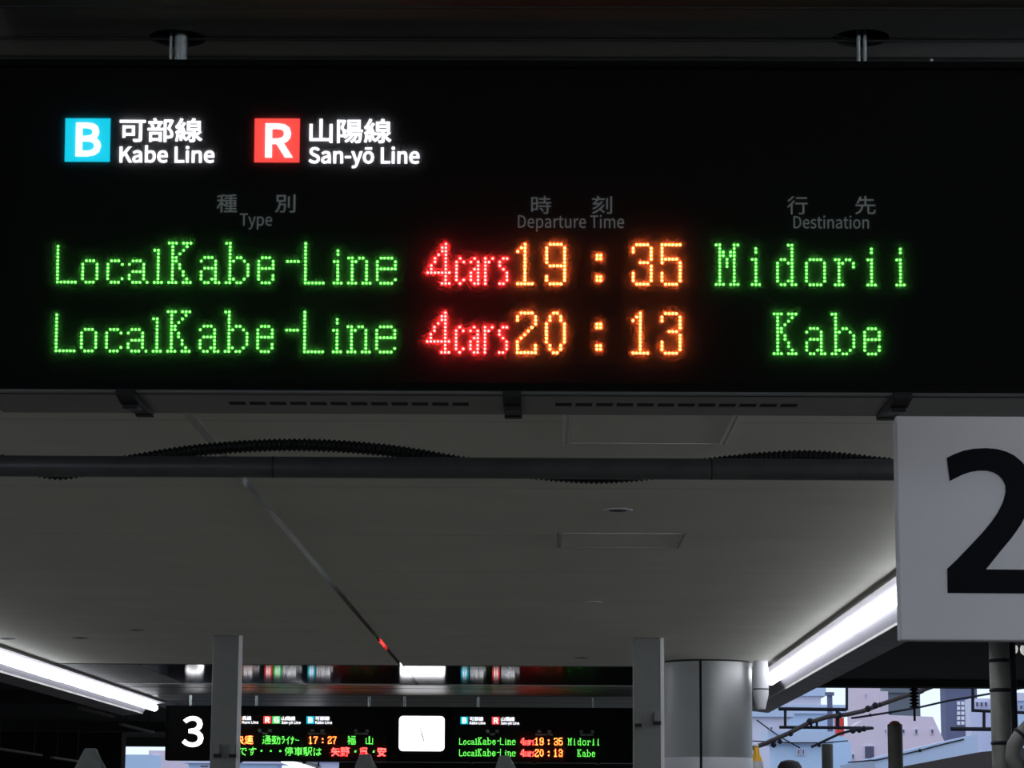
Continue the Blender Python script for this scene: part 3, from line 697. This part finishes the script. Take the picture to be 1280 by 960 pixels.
for x in (0.08, wid - 0.08):
    MB().lathe((x, 0.025, 0), [(0.012, pa.z - pb.z + 0.05), (0.012, CZ - pb.z)], 14).build('hanger_pipe', M['steel'], ns, True)

# ------------------------------------------------------------------ pipe and corrugated hose across the platform
QY = 6.35
q0, q1 = at_y(-60, 585, QY), at_y(1420, 585.5, QY)
qm = (q0 + q1) / 2
pr = 13.2 / F_PX * QY * 1.02
zc = at_y(560, 585, QY).z
pp = thing('conduit_pipe', 'straight dark grey pipe crossing the whole width below the near departure board', 'pipe', (0, QY, zc))
MB().tube([(q0.x, 0, 0), (q1.x, 0, 0)], pr, 28).build('pipe_body', M['pipe'], pp, True)
for u in (342, 889):
    x = at_y(u, 585, QY).x
    MB().tube([(x - 0.002, 0, 0), (x + 0.002, 0, 0)], pr * 1.03, 28).build('coupling_ring', M['seam'], pp, True)
for u in (-20, 1300):
    x = at_y(u, 585, QY).x
    MB().lathe((x, 0, 0), [(0.008, 0.0), (0.008, CZ - zc)], 12).build('hanger_rod', M['steel'], pp, True)
ext = [(-300, 2), (-40, -12), (5, -6), (40, 4), (75, 9.5), (110, 4), (150, -5), (250, -21), (365, -28), (480, -22), (590, -5), (660, 5), (745, 11), (830, 4), (880, -6), (1005, -16.5), (1118, -7), (1200, 2), (1300, 11), (1500, -10)]
def off(u):
    for i in range(1, len(ext) - 2):
        (x0, p0), (x1, p1), (x2, p2), (x3, p3) = ext[i - 1:i + 3]
        if x1 <= u <= x2:
            w_ = (u - x1) / (x2 - x1); d_ = x2 - x1
            m1, m2 = (p2 - p0) / (x2 - x0) * d_, (p3 - p1) / (x3 - x1) * d_
            return (2 * w_**3 - 3 * w_**2 + 1) * p1 + (w_**3 - 2 * w_**2 + w_) * m1 + (-2 * w_**3 + 3 * w_**2) * p2 + (w_**3 - w_**2) * m2
    return 0
hp, hr = [], []
hY = QY + pr + 9.4 / F_PX * QY
u = -55.0; i = 0
while u < 1415:
    o_ = off(u)
    hp.append(Vector((at_y(u, 585, hY).x, hY, at_y(560, 585 + o_, hY).z))); hr.append((8.4 if i % 4 < 2 else 6.6) / F_PX * hY)
    u += 1.55; i += 1
tag(MB().tube(hp, hr, 10).build('corrugated_hose', M['hose']), 'black corrugated hose winding loosely around the dark crossing pipe', 'hose')

# ------------------------------------------------------------------ things in the pale ceiling
def hatch(name, label, u0, u1, v, side, far):
    a, b = at_z(u0, v, CZ), at_z(u1, v, CZ)
    t = thing(name, label, 'hatch', (a.x, a.y, CZ), 0, 'ceiling hatches')
    w_ = b.x - a.x; fw = 0.011
    x0, x1, y0, y1 = 0, w_, -0.64 if far else -0.72, 0
    f = MB()
    mt = M['pale' if not far else 'dim']
    for i in (0.0, 0.017):
        f.box(x0 + i, x0 + i + fw, y0, y1, -0.006, 0); f.box(x1 - i - fw, x1 - i, y0, y1, -0.006, 0)
    f.box(x0, x1, y1 - 0.008, y1, -0.005, 0); f.box(x0, x1, y0, y0 + 0.008, -0.005, 0)
    f.build('hatch_frame', mt, t)
    MB().box(x0 + 0.03, x1 - 0.03, y0 + 0.01, y1 - 0.01, -0.003, 0).build('hatch_panel', M['ceil'], t)
hatch('ceiling_hatch', 'square ceiling hatch with pale double-lined frame just behind the near departure board', 703.5, 909, 553, 0, False)
hatch('ceiling_hatch', 'faint ceiling hatch further along, above the empty middle of the pale ceiling', 695, 850, 683.5, 0, True)
def disc(name, label, cat, u, v, wpx, ring, inner, group):
    c_ = at_z(u, v, CZ)
    r = wpx / 2 / F_PX * (c_.y)
    t = thing(name, label, cat, c_, 0, group)
    MB().lathe((0, 0, 0), [(r * .62, -0.001), (r, -0.001), (r * .96, -0.005), (r * .66, -0.006), (r * .62, -0.001)], 32).build('rim', ring, t, True)
    MB().lathe((0, 0, 0), [(r * .64, 0.0), (r * .60, -0.006), (0.002, -0.007)], 32).build('insert', inner, t, True)
disc('downlight', 'unlit round ceiling downlight with a pale rim, in front of the faint hatch', 'downlight', 772, 637, 38, M['white'], M['seam'], 'ceiling fittings')
disc('downlight', 'tiny pale round ceiling fitting past the faint hatch', 'downlight', 742, 752, 20, M['white'], M['dim'], 'ceiling fittings')
for lab, u, v, w_ in (('small dark round ceiling vent, upper left of the number 3 sign', 170, 787, 20), ('dark round ceiling vent close to the bright end of the left strip light', 100, 797, 22),
                      ('small dark round ceiling vent at the left border above the left strip light', 8, 798, 22), ('small dark round ceiling vent beside the right steel post', 727, 822, 20)):
    disc('ceiling_vent', lab, 'vent', u, v, w_, M['under'], M['slot'], 'dark round ceiling vents')

# ------------------------------------------------------------------ steel posts, column, drum
def steel_post(label, u0, u1, clips):
    Y = 19.35
    a, b = at_y(u0, 796, Y), at_y(u1, 796, Y)
    t = thing('steel_post', label, 'post', ((a.x + b.x) / 2, Y, 0), 0, 'grey steel posts')
    w_ = (b.x - a.x) / 2
    MB().box(-w_, w_, 0, 0.22, 0, CZ).build('shaft', M['post'], t, False, 0.008)
    MB().box(w_ - 0.004, w_ + 0.024, -0.006, 0.03, 0, CZ - 0.002).build('lit_edge', M['plate'], t)  # pale colour stands in for tube light on the post's right edge
    MB().box(-w_ - 0.03, w_ + 0.03, -0.03, 0.25, 0, 0.02).build('base_plate', M['post'], t)
    for cu, cv in clips:
        q = at_y(cu, cv, Y)
        c_ = MB().box(q.x - t.location.x - 0.022, q.x - t.location.x + 0.022, -0.05, 0.0, q.z - 0.03, q.z + 0.05).build('clip', M['post'], t, False, 0.005)
        MB().box(q.x - t.location.x - 0.024, q.x - t.location.x + 0.03, -0.055, 0.0, q.z - 0.055, q.z - 0.03).build('clip_hook', M['slot'], c_)
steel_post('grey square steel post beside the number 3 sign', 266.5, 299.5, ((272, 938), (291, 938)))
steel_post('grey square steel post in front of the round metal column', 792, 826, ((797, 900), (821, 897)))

ca, cb = at_y(830.5, 824, 21.75), at_y(945, 824, 21.75)
ccx, cr = (ca.x + cb.x) / 2, (cb.x - ca.x) / 2 * 0.985
ct = bpy.data.objects.new('column', None); COL.objects.link(ct); ct.location = (ccx, 21.75 + cr, 0)
structure(ct)
arc0 = math.atan2(-math.sqrt(max(0, cr**2 - (at_y(876, 900, 21.75).x - ccx)**2)), at_y(876, 900, 21.75).x - ccx)
def shell(name, q0_, q1_, r, z0, z1, material):
    k_ = 24
    pts = [(r * math.cos(q0_ + (q1_ - q0_) * i / k_), r * math.sin(q0_ + (q1_ - q0_) * i / k_)) for i in range(k_ + 1)]
    inn = [(x * 0.97, y * 0.97) for x, y in pts]
    MB().prism([(x, y, z0) for x, y in pts + inn[::-1]], (0, 0, z1 - z0)).build(name, material, ct, True)
g = 0.03
shell('cladding', arc0 + g, arc0 + math.radians(150), cr, 0, CZ - 0.015, M['clad'])
shell('cladding', arc0 - math.radians(150), arc0 - g, cr, 0, CZ - 0.015, M['clad'])
shell('cladding', arc0 + math.radians(150.5), arc0 + math.radians(209.5), cr, 0, CZ - 0.015, M['clad'])
MB().lathe((0, 0, 0), [(cr * 0.96, 0), (cr * 0.96, CZ)], 40).build('core', M['slot'], ct, True)
zb_ = at_y(880, 946, 21.75).z
shell('band', arc0 + g, arc0 + math.radians(150), cr * 1.006, zb_ - 0.12, zb_, M['white'])
shell('band', arc0 - math.radians(150), arc0 - g, cr * 1.006, zb_ - 0.12, zb_, M['white'])

da, db_ = at_y(945.5, 838, 21.9), at_y(961.5, 838, 21.9)
dr = (db_.x - da.x) / 2 * 1.25
dt = thing('drum', 'short white drum with a tapered lower end between the round column and strip light', 'drum', (db_.x - dr, 21.9 + dr, CZ))
z1_, z2_, z3_ = at_y(953, 836, 21.9).z - CZ, at_y(953, 861, 21.9).z - CZ, at_y(953, 886, 21.9).z - CZ
MB().lathe((0, 0, 0), [(dr, z2_ + 0.006), (dr, z1_), (dr * .9, 0.0)], 28).build('drum_body', M['white'], dt, True)
MB().lathe((0, 0, 0), [(dr * .94, z2_ - 0.006), (dr * .94, z2_ + 0.008)], 28).build('drum_joint', M['seam'], dt, True)
MB().lathe((0, 0, 0), [(dr * .55, z3_), (dr * .98, z2_ - 0.05), (dr, z2_ - 0.006)], 28).build('drum_end', M['white'], dt, True)

# grey tapering heads that rise into the bottom of the view
def tapered_post(label, u, v, Y, wtop, wbot):
    p = at_y(u, v, Y)
    s_ = Y / F_PX
    t = thing('tapered_post', label, 'post', (p.x, Y, 0), 0, 'tapering grey posts')
    a, b, h = wtop / 2 * s_, wbot / 2 * s_, 26 * s_
    pts = lambda r, z: [(-r, -r, z), (r, -r, z), (r, r, z), (-r, r, z)]
    MB().rings([pts(b * 1.15, p.z - h * 1.6), pts(b, p.z - h), pts(a, p.z)]).build('head', M['tape'], t, False, 0.004)
    MB().lathe((0, 0, 0), [(b * .8, 0.0), (b * .8, p.z - h * 1.5)], 16).build('shaft', M['tape'], t, True)
    MB().tube([(a * 1.2, -b * .2, p.z - h * .28), (b * 1.75, -b * .2, p.z - h * 1.6)], 0.006, 8).build('strut', M['tape'], t, True)
tapered_post('grey tapering post head low in the dark left corner', 113.5, 935.5, 9.0, 13, 34)
tapered_post('grey tapering post head in front of the red message under the left distant board', 456.5, 942.5, 10.5, 13, 30)
tapered_post('grey tapering post head in front of the lower green row of the right distant board', 631, 944.5, 10.5, 13, 30)

# faint brown lamp housings under the left canopy
for lab, u, v, w_ in (('faint brown lamp housing under the dark left canopy, longest and highest of four', 121, 892, 2.3), ('faint brown lamp housing just left of the number 3 sign', 172, 912, 2.6),
                      ('faint brown lamp housing at the left border under the dark canopy', 22, 941, 3.0), ('dim brown lamp housing just above the tapering post in the left corner', 84, 951, 2.2)):
    Yd = {121: 30.0, 172: 32.5, 22: 32.0, 84: 35.0}[u]
    p = at_y(u, v, Yd)
    t = thing('canopy_lamp', lab, 'lamp', p, 0, 'lamp housings under the left canopy')
    MB().prism([(-0.03, -w_ / 2, 0.0), (0.03, -w_ / 2, 0.0), (0.02, -w_ / 2, 0.03), (-0.02, -w_ / 2, 0.03)], (0, w_, 0)).build('lamp_body', M['fixture'], t)
    for yy in (-w_ * .35, w_ * .35):
        MB().lathe((0, yy, 0), [(0.006, 0.025), (0.008, max(0.08, CZ + 0.02 - p.z))], 8).build('rod', M['dark'], t)

# ------------------------------------------------------------------ beyond the platform, right side: poles and overhead line gear
def pole(name, label, u, v, Y, wpx, material, cap=None, bands=()):
    p = at_y(u, v, Y)
    r = wpx / 2 / F_PX * Y
    t = thing(name, label, 'pole', (p.x, Y, -1.1), 0)
    h = p.z + 1.1
    MB().lathe((0, 0, 0), [(r, 0), (r, h - 0.01), (r * .9, h)], 24).build('shaft', material, t, True)
    if cap: MB().lathe((0, 0, 0), [(r * .7, h - 0.002), (r * .72, h + 0.012), (r * .3, h + 0.03)], 20).build('cap', cap, t, True)
    for bv in bands:
        z = at_y(u, bv, Y).z + 1.1
        MB().lathe((0, 0, 0), [(r * 1.02, z - 0.012), (r * 1.1, z), (r * 1.02, z + 0.012)], 24).build('cable_band', M['dark'], t, True)
    return t
pole('pole', 'short thick olive pole with an orange top in front of the pink house', 1118.5, 905, 24.0, 18.5, M['olive'], M['orange'])
pole('pole', 'shorter olive pole standing left of the orange-topped pole', 1034, 930, 26.0, 14, M['olive'])
pole('pole', 'tall grey pole with black cable bands below the number 2 sign', 1245.5, 700, 16.0, 25, M['galv'], None, (826, 863, 929))
pole('pole', 'thin dark pole directly behind the tall grey banded pole', 1262, 700, 19.0, 8, M['dark'])
b_ = [at_y(u, v, 15.6) for u, v in ((1290, 905), (1277, 918), (1268, 932), (1266, 946), (1272, 958), (1284, 970), (1290, 990))]
eb = thing('elbow_pipe', 'thick bent grey pipe beside the tall banded pole in the bottom right corner', 'pipe')
MB().tube(b_, 0.050, 16).build('bent_pipe', M['galv'], eb, True)
MB().tube([b_[-1], (b_[-1].x, b_[-1].y, -1.1)], 0.050, 16).build('down_pipe', M['galv'], eb, True)
MB().tube([b_[1] + Vector((-.012, 0, -.012)), b_[1] + Vector((.002, 0, .002))], 0.056, 16).build('pipe_clamp', M['dark'], eb, True)
for lab, u, v in (('small glowing white globe right of the tall banded pole, below the number 2 sign', 1266.5, 812), ('small glowing white globe at the right border beside the other globe', 1281, 813)):
    p = at_y(u, v, 19.4)
    t = thing('white_globe', lab, 'lamp', p, 0, 'white globes')
    r = 6 / F_PX * 19.4
    MB().lathe((0, 0, 0), [(r * .2, r * 1.5), (r * .75, r * 1.1), (r, r * .2), (r * .8, -r * .6), (r * .3, -r)], 20).build('globe', M['globe'], t, True)
    MB().lathe((0, 0, 0), [(r * .2, r * 1.4), (r * .2, CZ + 0.03 - p.z)], 10).build('rod', M['dark'], t, True)

def bar(b, pts, Y, px, seg=8):
    b.tube([at_y(u, v, Y) for u, v in pts], px / 2 / F_PX * Y, seg)
    return b
GY = 34.0
ga = thing('overhead_line_bracket', 'dark framed overhead line bracket in front of the pale sky, left group', 'bracket')
bar(MB(), [(973, 886), (1058, 887)], GY, 4.5).build('top_rail', M['dark'], ga)
bar(MB(), [(974, 909), (1090, 910)], GY, 3.8).build('bottom_rail', M['dark'], ga)
for u, v0, v1, w_ in ((981.5, 886, 909, 3.5), (1047, 886, 910, 5), (1058.5, 852, 888, 3.5)):
    bar(MB(), [(u, v0), (u, v1)], GY, w_).build('upright', M['dark'], ga)
for u in (1014, 1021):
    bar(MB(), [(u, 898), (u, 909)], GY, 3).build('clamp', M['dark'], ga)
bar(MB(), [(1058.5, 852), (1058.5, 779)], GY, 3.5).build('drop_rod', M['dark'], ga)
og = thing('overhead_gantry', 'steel gantry holding the overhead line brackets, mostly hidden behind column and canopy', 'gantry', (0, GY, -1.1))
gx0, gx1 = at_y(892, 900, GY).x, at_y(1330, 900, GY).x
MB().box(gx0 - 0.1, gx1 + 0.1, -0.1, 0.1, 5.6, 5.85).build('cross_beam', M['dark'], og)
for x in (gx0, gx1):
    MB().box(x - 0.1, x + 0.1, -0.1, 0.1, 0, 5.7).build('mast', M['dark'], og)
gb = thing('overhead_line_bracket', 'dark overhead line bracket behind the tall banded pole', 'bracket')
bar(MB(), [(1215, 888), (1284, 891)], GY, 4).build('top_rail', M['dark'], gb)
bar(MB(), [(1188, 911), (1284, 912)], GY, 5).build('bottom_rail', M['dark'], gb)
for u, v0, v1 in ((1216, 858, 890), (1230, 889, 911), (1216, 779, 858)):
    bar(MB(), [(u, v0), (u, v1)], GY, 4).build('upright', M['dark'], gb)
def cable(name, label, Y, pts, px, material, lumps=()):
    t = thing(name, label, 'cable')
    bar(MB(), pts, Y, px).build('cable_run', material, t, True)
    for u, v, w_ in lumps:
        q = at_y(u, v, Y); r = w_ / 2 / F_PX * Y
        MB().lathe(q, [(r * .3, -r), (r * .95, -r * .5), (r, r * .3), (r * .4, r)], 12).build('clamp', M['dark'], t, True)
cable('overhead_cable', 'thick brown overhead cable rising from the column past the pink tower', GY - 0.06, [(912, 948), (930, 939), (955, 930), (985, 917), (1012, 903), (1035, 896), (1060, 893), (1078, 889), (1100, 881), (1125, 872), (1150, 864), (1200, 845)], 5.5, M['rust'],
      ((967, 931, 7), (975, 927, 6), (988, 917, 7), (1012, 902, 8), (1050, 894, 7), (1085, 886, 8), (1094, 882, 8), (1100, 881, 6)))
cable('overhead_cable', 'thin dark overhead wire crossing in front of the pink house to the banded pole', GY - 0.045, [(1064, 897.5), (1070, 897), (1090, 894), (1115, 890), (1150, 884), (1185, 876), (1215, 871), (1250, 865), (1300, 856)], 2.6, M['dark'], ((1088, 894, 4), (1113, 891, 4)))
cable('overhead_cable', 'short forked dark cable with clamps left of the orange-topped pole', GY - 0.07, [(1014, 934), (1035, 924), (1050, 917), (1065, 913), (1085, 911), (1092, 910)], 3.2, M['dark'], ((1066, 913, 8), (1074, 912, 8), (1080, 911, 7), (1024, 932, 4)))
cable('overhead_cable', 'thin dark wire stretched low over the pale blue roof', 54.97, [(1060, 953), (1096, 950), (1120, 945), (1150, 938), (1172, 932), (1205, 924)], 1.7, M['dark'], ((1150, 938, 4),))
cable('overhead_cable', 'thin dark wire sloping down beside the round column', 69.70, [(946, 900), (962, 912), (975, 921), (1000, 935)], 1.6, M['dark'])
cable('overhead_cable', 'thin level grey wire low between the column and the shorter olive pole', 69.77, [(935, 926), (990, 928.5), (1030, 928.5), (1060, 926)], 1.4, M['dark'])
p = at_y(1143, 885, 25.05)
ins = thing('insulator', 'ribbed black insulator hanging under the canopy edge above the pink house', 'insulator', p)
s_ = 25.05 / F_PX
prof = []
for i in range(7):
    z = i * 4.2 * s_
    prof += [(3 * s_, z), (6.5 * s_, z + 1.0 * s_), (6.5 * s_, z + 1.8 * s_), (3 * s_, z + 3.2 * s_)]
MB().lathe((0, 0, 0), prof, 16).build('ribbed_body', M['dark'], ins, True)
MB().lathe((0, 0, 0), [(1.5 * s_, -16 * s_), (1.5 * s_, 1 * s_)], 10).build('lower_rod', M['dark'], ins)
MB().box(-30 * s_, 12 * s_, -0.05, 0.05, 29 * s_, 33 * s_).build('mount_plate', M['dark'], ins)
MB().lathe((0, 0, 0), [(1.5 * s_, 28 * s_), (1.5 * s_, CZ - 0.04 - p.z)], 10).build('upper_rod', M['dark'], ins)

# yellow marker lamp beside the column, dark signal head below
p = at_y(945.5, 931, 23.2); s_ = 23.2 / F_PX
yl = thing('warning_beacon', 'yellow beacon with a white tip peeking out beside the round column', 'beacon', (p.x, 23.2, 0))
MB().lathe((0, 0, 0), [(7.5 * s_, p.z - 20 * s_), (4.2 * s_, p.z - 12 * s_), (3.0 * s_, p.z - 2 * s_)], 20).build('lens', M['yellow'], yl, True)
MB().lathe((0, 0, 0), [(3.0 * s_, p.z - 2 * s_), (2.6 * s_, p.z), (1.2 * s_, p.z + 1.5 * s_)], 20).build('tip', M['white'], yl, True)
MB().lathe((0, 0, 0), [(9 * s_, p.z - 30 * s_), (8 * s_, p.z - 20 * s_)], 20).build('collar', M['white'], yl, True)
MB().lathe((0, 0, 0), [(4 * s_, 0), (4 * s_, p.z - 30 * s_)], 16).build('stand', M['dark'], yl, True)
p = at_y(987, 950, 26.5); s_ = 26.5 / F_PX
sg = thing('signal_head', 'dark rounded signal housing at the bottom border right of the yellow beacon', 'signal', (p.x, 26.5, -1.1))
hh = p.z + 1.1
MB().lathe((0, 0, 0), [(15 * s_, hh - 40 * s_), (15 * s_, hh - 8 * s_), (11 * s_, hh - 2 * s_), (4 * s_, hh)], 20).build('hood', M['rust'], sg, True)
MB().lathe((0, 0, 0), [(4 * s_, 0), (4 * s_, hh - 40 * s_)], 14).build('mast', M['dark'], sg, True)

# ------------------------------------------------------------------ houses and offices beyond
def block(name, label, Y, u0, u1, v, depth, wall, roof=None, cat='building', windows=(), wmat=None, top=None):
    a, b = at_y(u0, v, Y), at_y(u1, v, Y)
    t = thing(name, label, cat, (a.x, Y, -1.1))
    w_, h = b.x - a.x, a.z + 1.1
    if top:                                     # sloping outline across the front
        pts = [(0, 0, 0)] + [(at_y(u, vv, Y).x - a.x, 0, at_y(u, vv, Y).z + 1.1) for u, vv in top] + [(at_y(top[-1][0], top[-1][1], Y).x - a.x, 0, 0)]
        MB().prism(pts, (0, depth, 0)).build('wall', wall, t)
    else:
        MB().box(0, w_, 0, depth, 0, h).build('wall', wall, t)
        if roof: MB().box(-0.2, w_ + 0.2, -0.2, depth + 0.2, h, h + 0.35).build('roof', roof, t)
    for x0, x1, y0, y1 in windows:
        p_, q_ = at_y(x0, y1, Y), at_y(x1, y0, Y)
        f_ = MB().box(p_.x - a.x, q_.x - a.x, -0.08, 0.02, p_.z + 1.1, q_.z + 1.1).build('window', M['lilac'], t)
        e_ = 0.03
        MB().box(p_.x - a.x + e_, q_.x - a.x - e_, -0.10, -0.06, p_.z + 1.1 + e_, q_.z + 1.1 - e_).build('pane', wmat or M['wdark'], f_)
    return t
block('apartment_tower', 'tall pink tower block between two patches of bright sky', 130, 1066, 1100, 850, 2.6, M['pink'], None, 'building', ((1081, 1083, 867, 872),))
block('apartment_tower', 'pink lower wing joined to the right side of the tall pink tower', 126, 1099, 1110, 864, 2.0, M['pink'], None)
block('house', 'pink house with a slanting right side and a row of small dark windows', 95, 1094, 1180, 900, 2.0, M['pink'], None, 'building',
      ((1104, 1108, 911, 917), (1127, 1131, 911, 917), (1143, 1147, 911, 918), (1163, 1167, 911, 918)), None, [(1094, 893), (1166, 896), (1181, 928)])
block('house', 'pink house behind the poles with a brown door bay', 90, 1052, 1106, 912, 2.0, M['pink'], None, 'building', ((1080, 1093, 932, 949), (1064, 1068, 942, 949)), None, [(1052, 918), (1078, 900), (1106, 897)])
block('office_building', 'slim blue-grey office block with lit window grid right of the bright sky', 120, 1181, 1221, 855, 1.5, M['grey'], M['grey'], 'building',
      [(1196 + 5.2 * i, 1200 + 5.2 * i, 877 + 6.2 * j, 881.5 + 6.2 * j) for i in range(3) for j in range(5)], M['wlit'])
block('office_building', 'pale office wing with small windows between the blue-grey block and the banded pole', 112, 1213, 1238, 873, 1.5, M['lilac'], None, 'building',
      [(1219 + 5.5 * i, 1223 + 5.5 * i, 877, 884) for i in range(3)], M['wdark'])
block('office_building', 'pale blue building with a window row right of the banded pole', 110, 1256, 1300, 876, 2, M['blue'], M['lilac'], 'building',
      [(1262 + 6 * i, 1266 + 6 * i, 881, 887) for i in range(5)], M['wdark'])
block('house', 'house with a slate roof behind the tall pink tower and the ribbed insulator', 135, 1108, 1150, 866, 2, M['droof'], M['droof'])
block('warehouse', 'pale lilac warehouse right of the round column', 85, 930, 985, 896, 2, M['lilac'], M['lroof'], 'building', ((962, 966, 908, 913),))
block('warehouse', 'low white building under the bright sky left of the pink tower', 105, 985, 1026, 870, 2, M['lilac'], M['lroof'])
block('shed', 'pale blue shed low between the column and the pink house', 70, 968, 1032, 930, 1.5, M['blue'], M['lroof'], 'building', ((996, 1000, 936, 944), (1002, 1006, 936, 944)))
block('shed', 'blue-grey shed with a low gable behind the shorter olive pole', 74, 1026, 1064, 930, 1.5, M['blue'], None, 'building', (), None, [(1026, 930), (1042, 918), (1056, 922), (1064, 930)])
block('house', 'pale blue house in the middle distance behind the overhead brackets', 98, 984, 1052, 892, 2, M['blue'], M['lroof'])
# long pale blue roof sloping up to the right
rf = thing('long_roof', 'long pale blue sloping roof edge below the pink house', 'roof')
YR = 55.0
pts = [at_y(u, v, YR) for u, v in ((1090, 948), (1222, 917), (1223, 941), (1150, 958), (1100, 972))]
MB().prism(pts, (0, 6, 0)).build('roof_slope', M['lroof'], rf)
bx = at_y(1100, 962, YR + 1)
MB().box(bx.x, at_y(1222, 940, YR).x, YR + 1, YR + 5, -1.1, at_y(1150, 960, YR).z).build('wall', M['grey'], rf)
block('shed', 'dark brown shed under the right end of the long pale roof', 50, 1130, 1330, 945, 2, M['rust'], None, 'building', (), None, [(1130, 958), (1225, 940), (1330, 930)])
p = at_y(1050, 897, 80)
rs = thing('shop_sign', 'narrow red vertical sign on the side of the pink house', 'sign', p)
MB().box(-0.12, 0.13, 0, 0.5, -0.56, 0).build('sign_face', M['red'], rs)
MB().box(0.0, 0.06, 0.1, 0.4, -p.z - 1.1, -0.56).build('sign_stem', M['pink'], rs)
p = at_y(1037, 866, 90)
vp = thing('vent_stack', 'slim grey vent stack against the bright sky left of the pink tower', 'vent stack', (p.x, 90, -1.1))
MB().lathe((0, 0, 0), [(0.10, 0), (0.10, p.z + 1.1)], 14).build('stack', M['grey'], vp, True)
MB().lathe((0, 0, 0), [(0.17, p.z + 1.0), (0.17, p.z + 1.12)], 14).build('cap', M['grey'], vp, True)

# left side: dark station building with a gap to the town behind
dk = thing('station_building', 'dark building mass filling the lower left behind the tapering post', 'building', (0, 38, -1.1))
a, b = at_y(-120, 930, 38), at_y(152, 930, 38)
MB().box(a.x, b.x, 0, 0.4, 0, 4.3).build('wall', M['shade'], dk)
MB().box(a.x, b.x + 0.05, -0.1, 0.45, 4.28, 4.4).build('roof', M['shade'], dk)
block('house', 'pale blue town house seen through the gap left of the number 3 sign', 80, 140, 190, 943, 2, M['blue'], None)
block('house', 'pinkish town house in the gap just left of the number 3 sign', 92, 186, 236, 938, 2, M['pink'], None, 'building', ((188, 200, 944, 949),))
block('house', 'pale house low under the distant boards', 86, 236, 345, 954, 2, M['blue'], M['lilac'], 'building', ((250, 262, 956, 960),))
block('house', 'pale house low under the distant boards beside the far lamp tube', 88, 372, 425, 952, 2, M['lilac'], M['blue'])
fp = [at_y(343, 946, 44), at_y(398, 965, 36)]
ft = thing('lamp_tube', 'bright white lamp tube slanting down below the left distant board', 'light')
MB().tube(fp, 0.045, 12).build('tube', M['tube'], ft, True)
MB().tube([fp[0] + Vector((0, 0, 0.07)), fp[1] + Vector((0, 0, 0.07))], 0.04, 8).build('lamp_body', M['white'], ft, True)
for q in (fp[0], (fp[0] + fp[1]) / 2, fp[1]):
    MB().tube([q + Vector((0, 0, 0.08)), (q.x, q.y, CZ - 0.003)], 0.012, 8).build('rod', M['dark'], ft)

db = thing('stair_building', 'dark stair building low behind the clock and the right distant board', 'building', (0, 0, 0))
a, b = at_y(424, 945, 52), at_y(836, 945, 52)
MB().box(a.x, b.x, 52, 52.6, 0, a.z).build('wall', M['shade'], db)
MB().box(a.x - 0.1, b.x + 0.1, 51.9, 52.7, a.z, a.z + 0.1).build('roof', M['shade'], db)
MB().box(-9.0, 3.0, 47.0, 47.3, 0.0, 2.2).build('reflection_blocker', M['shade'], db)  # unseen wall, added to keep the polished ceiling's reflections dark
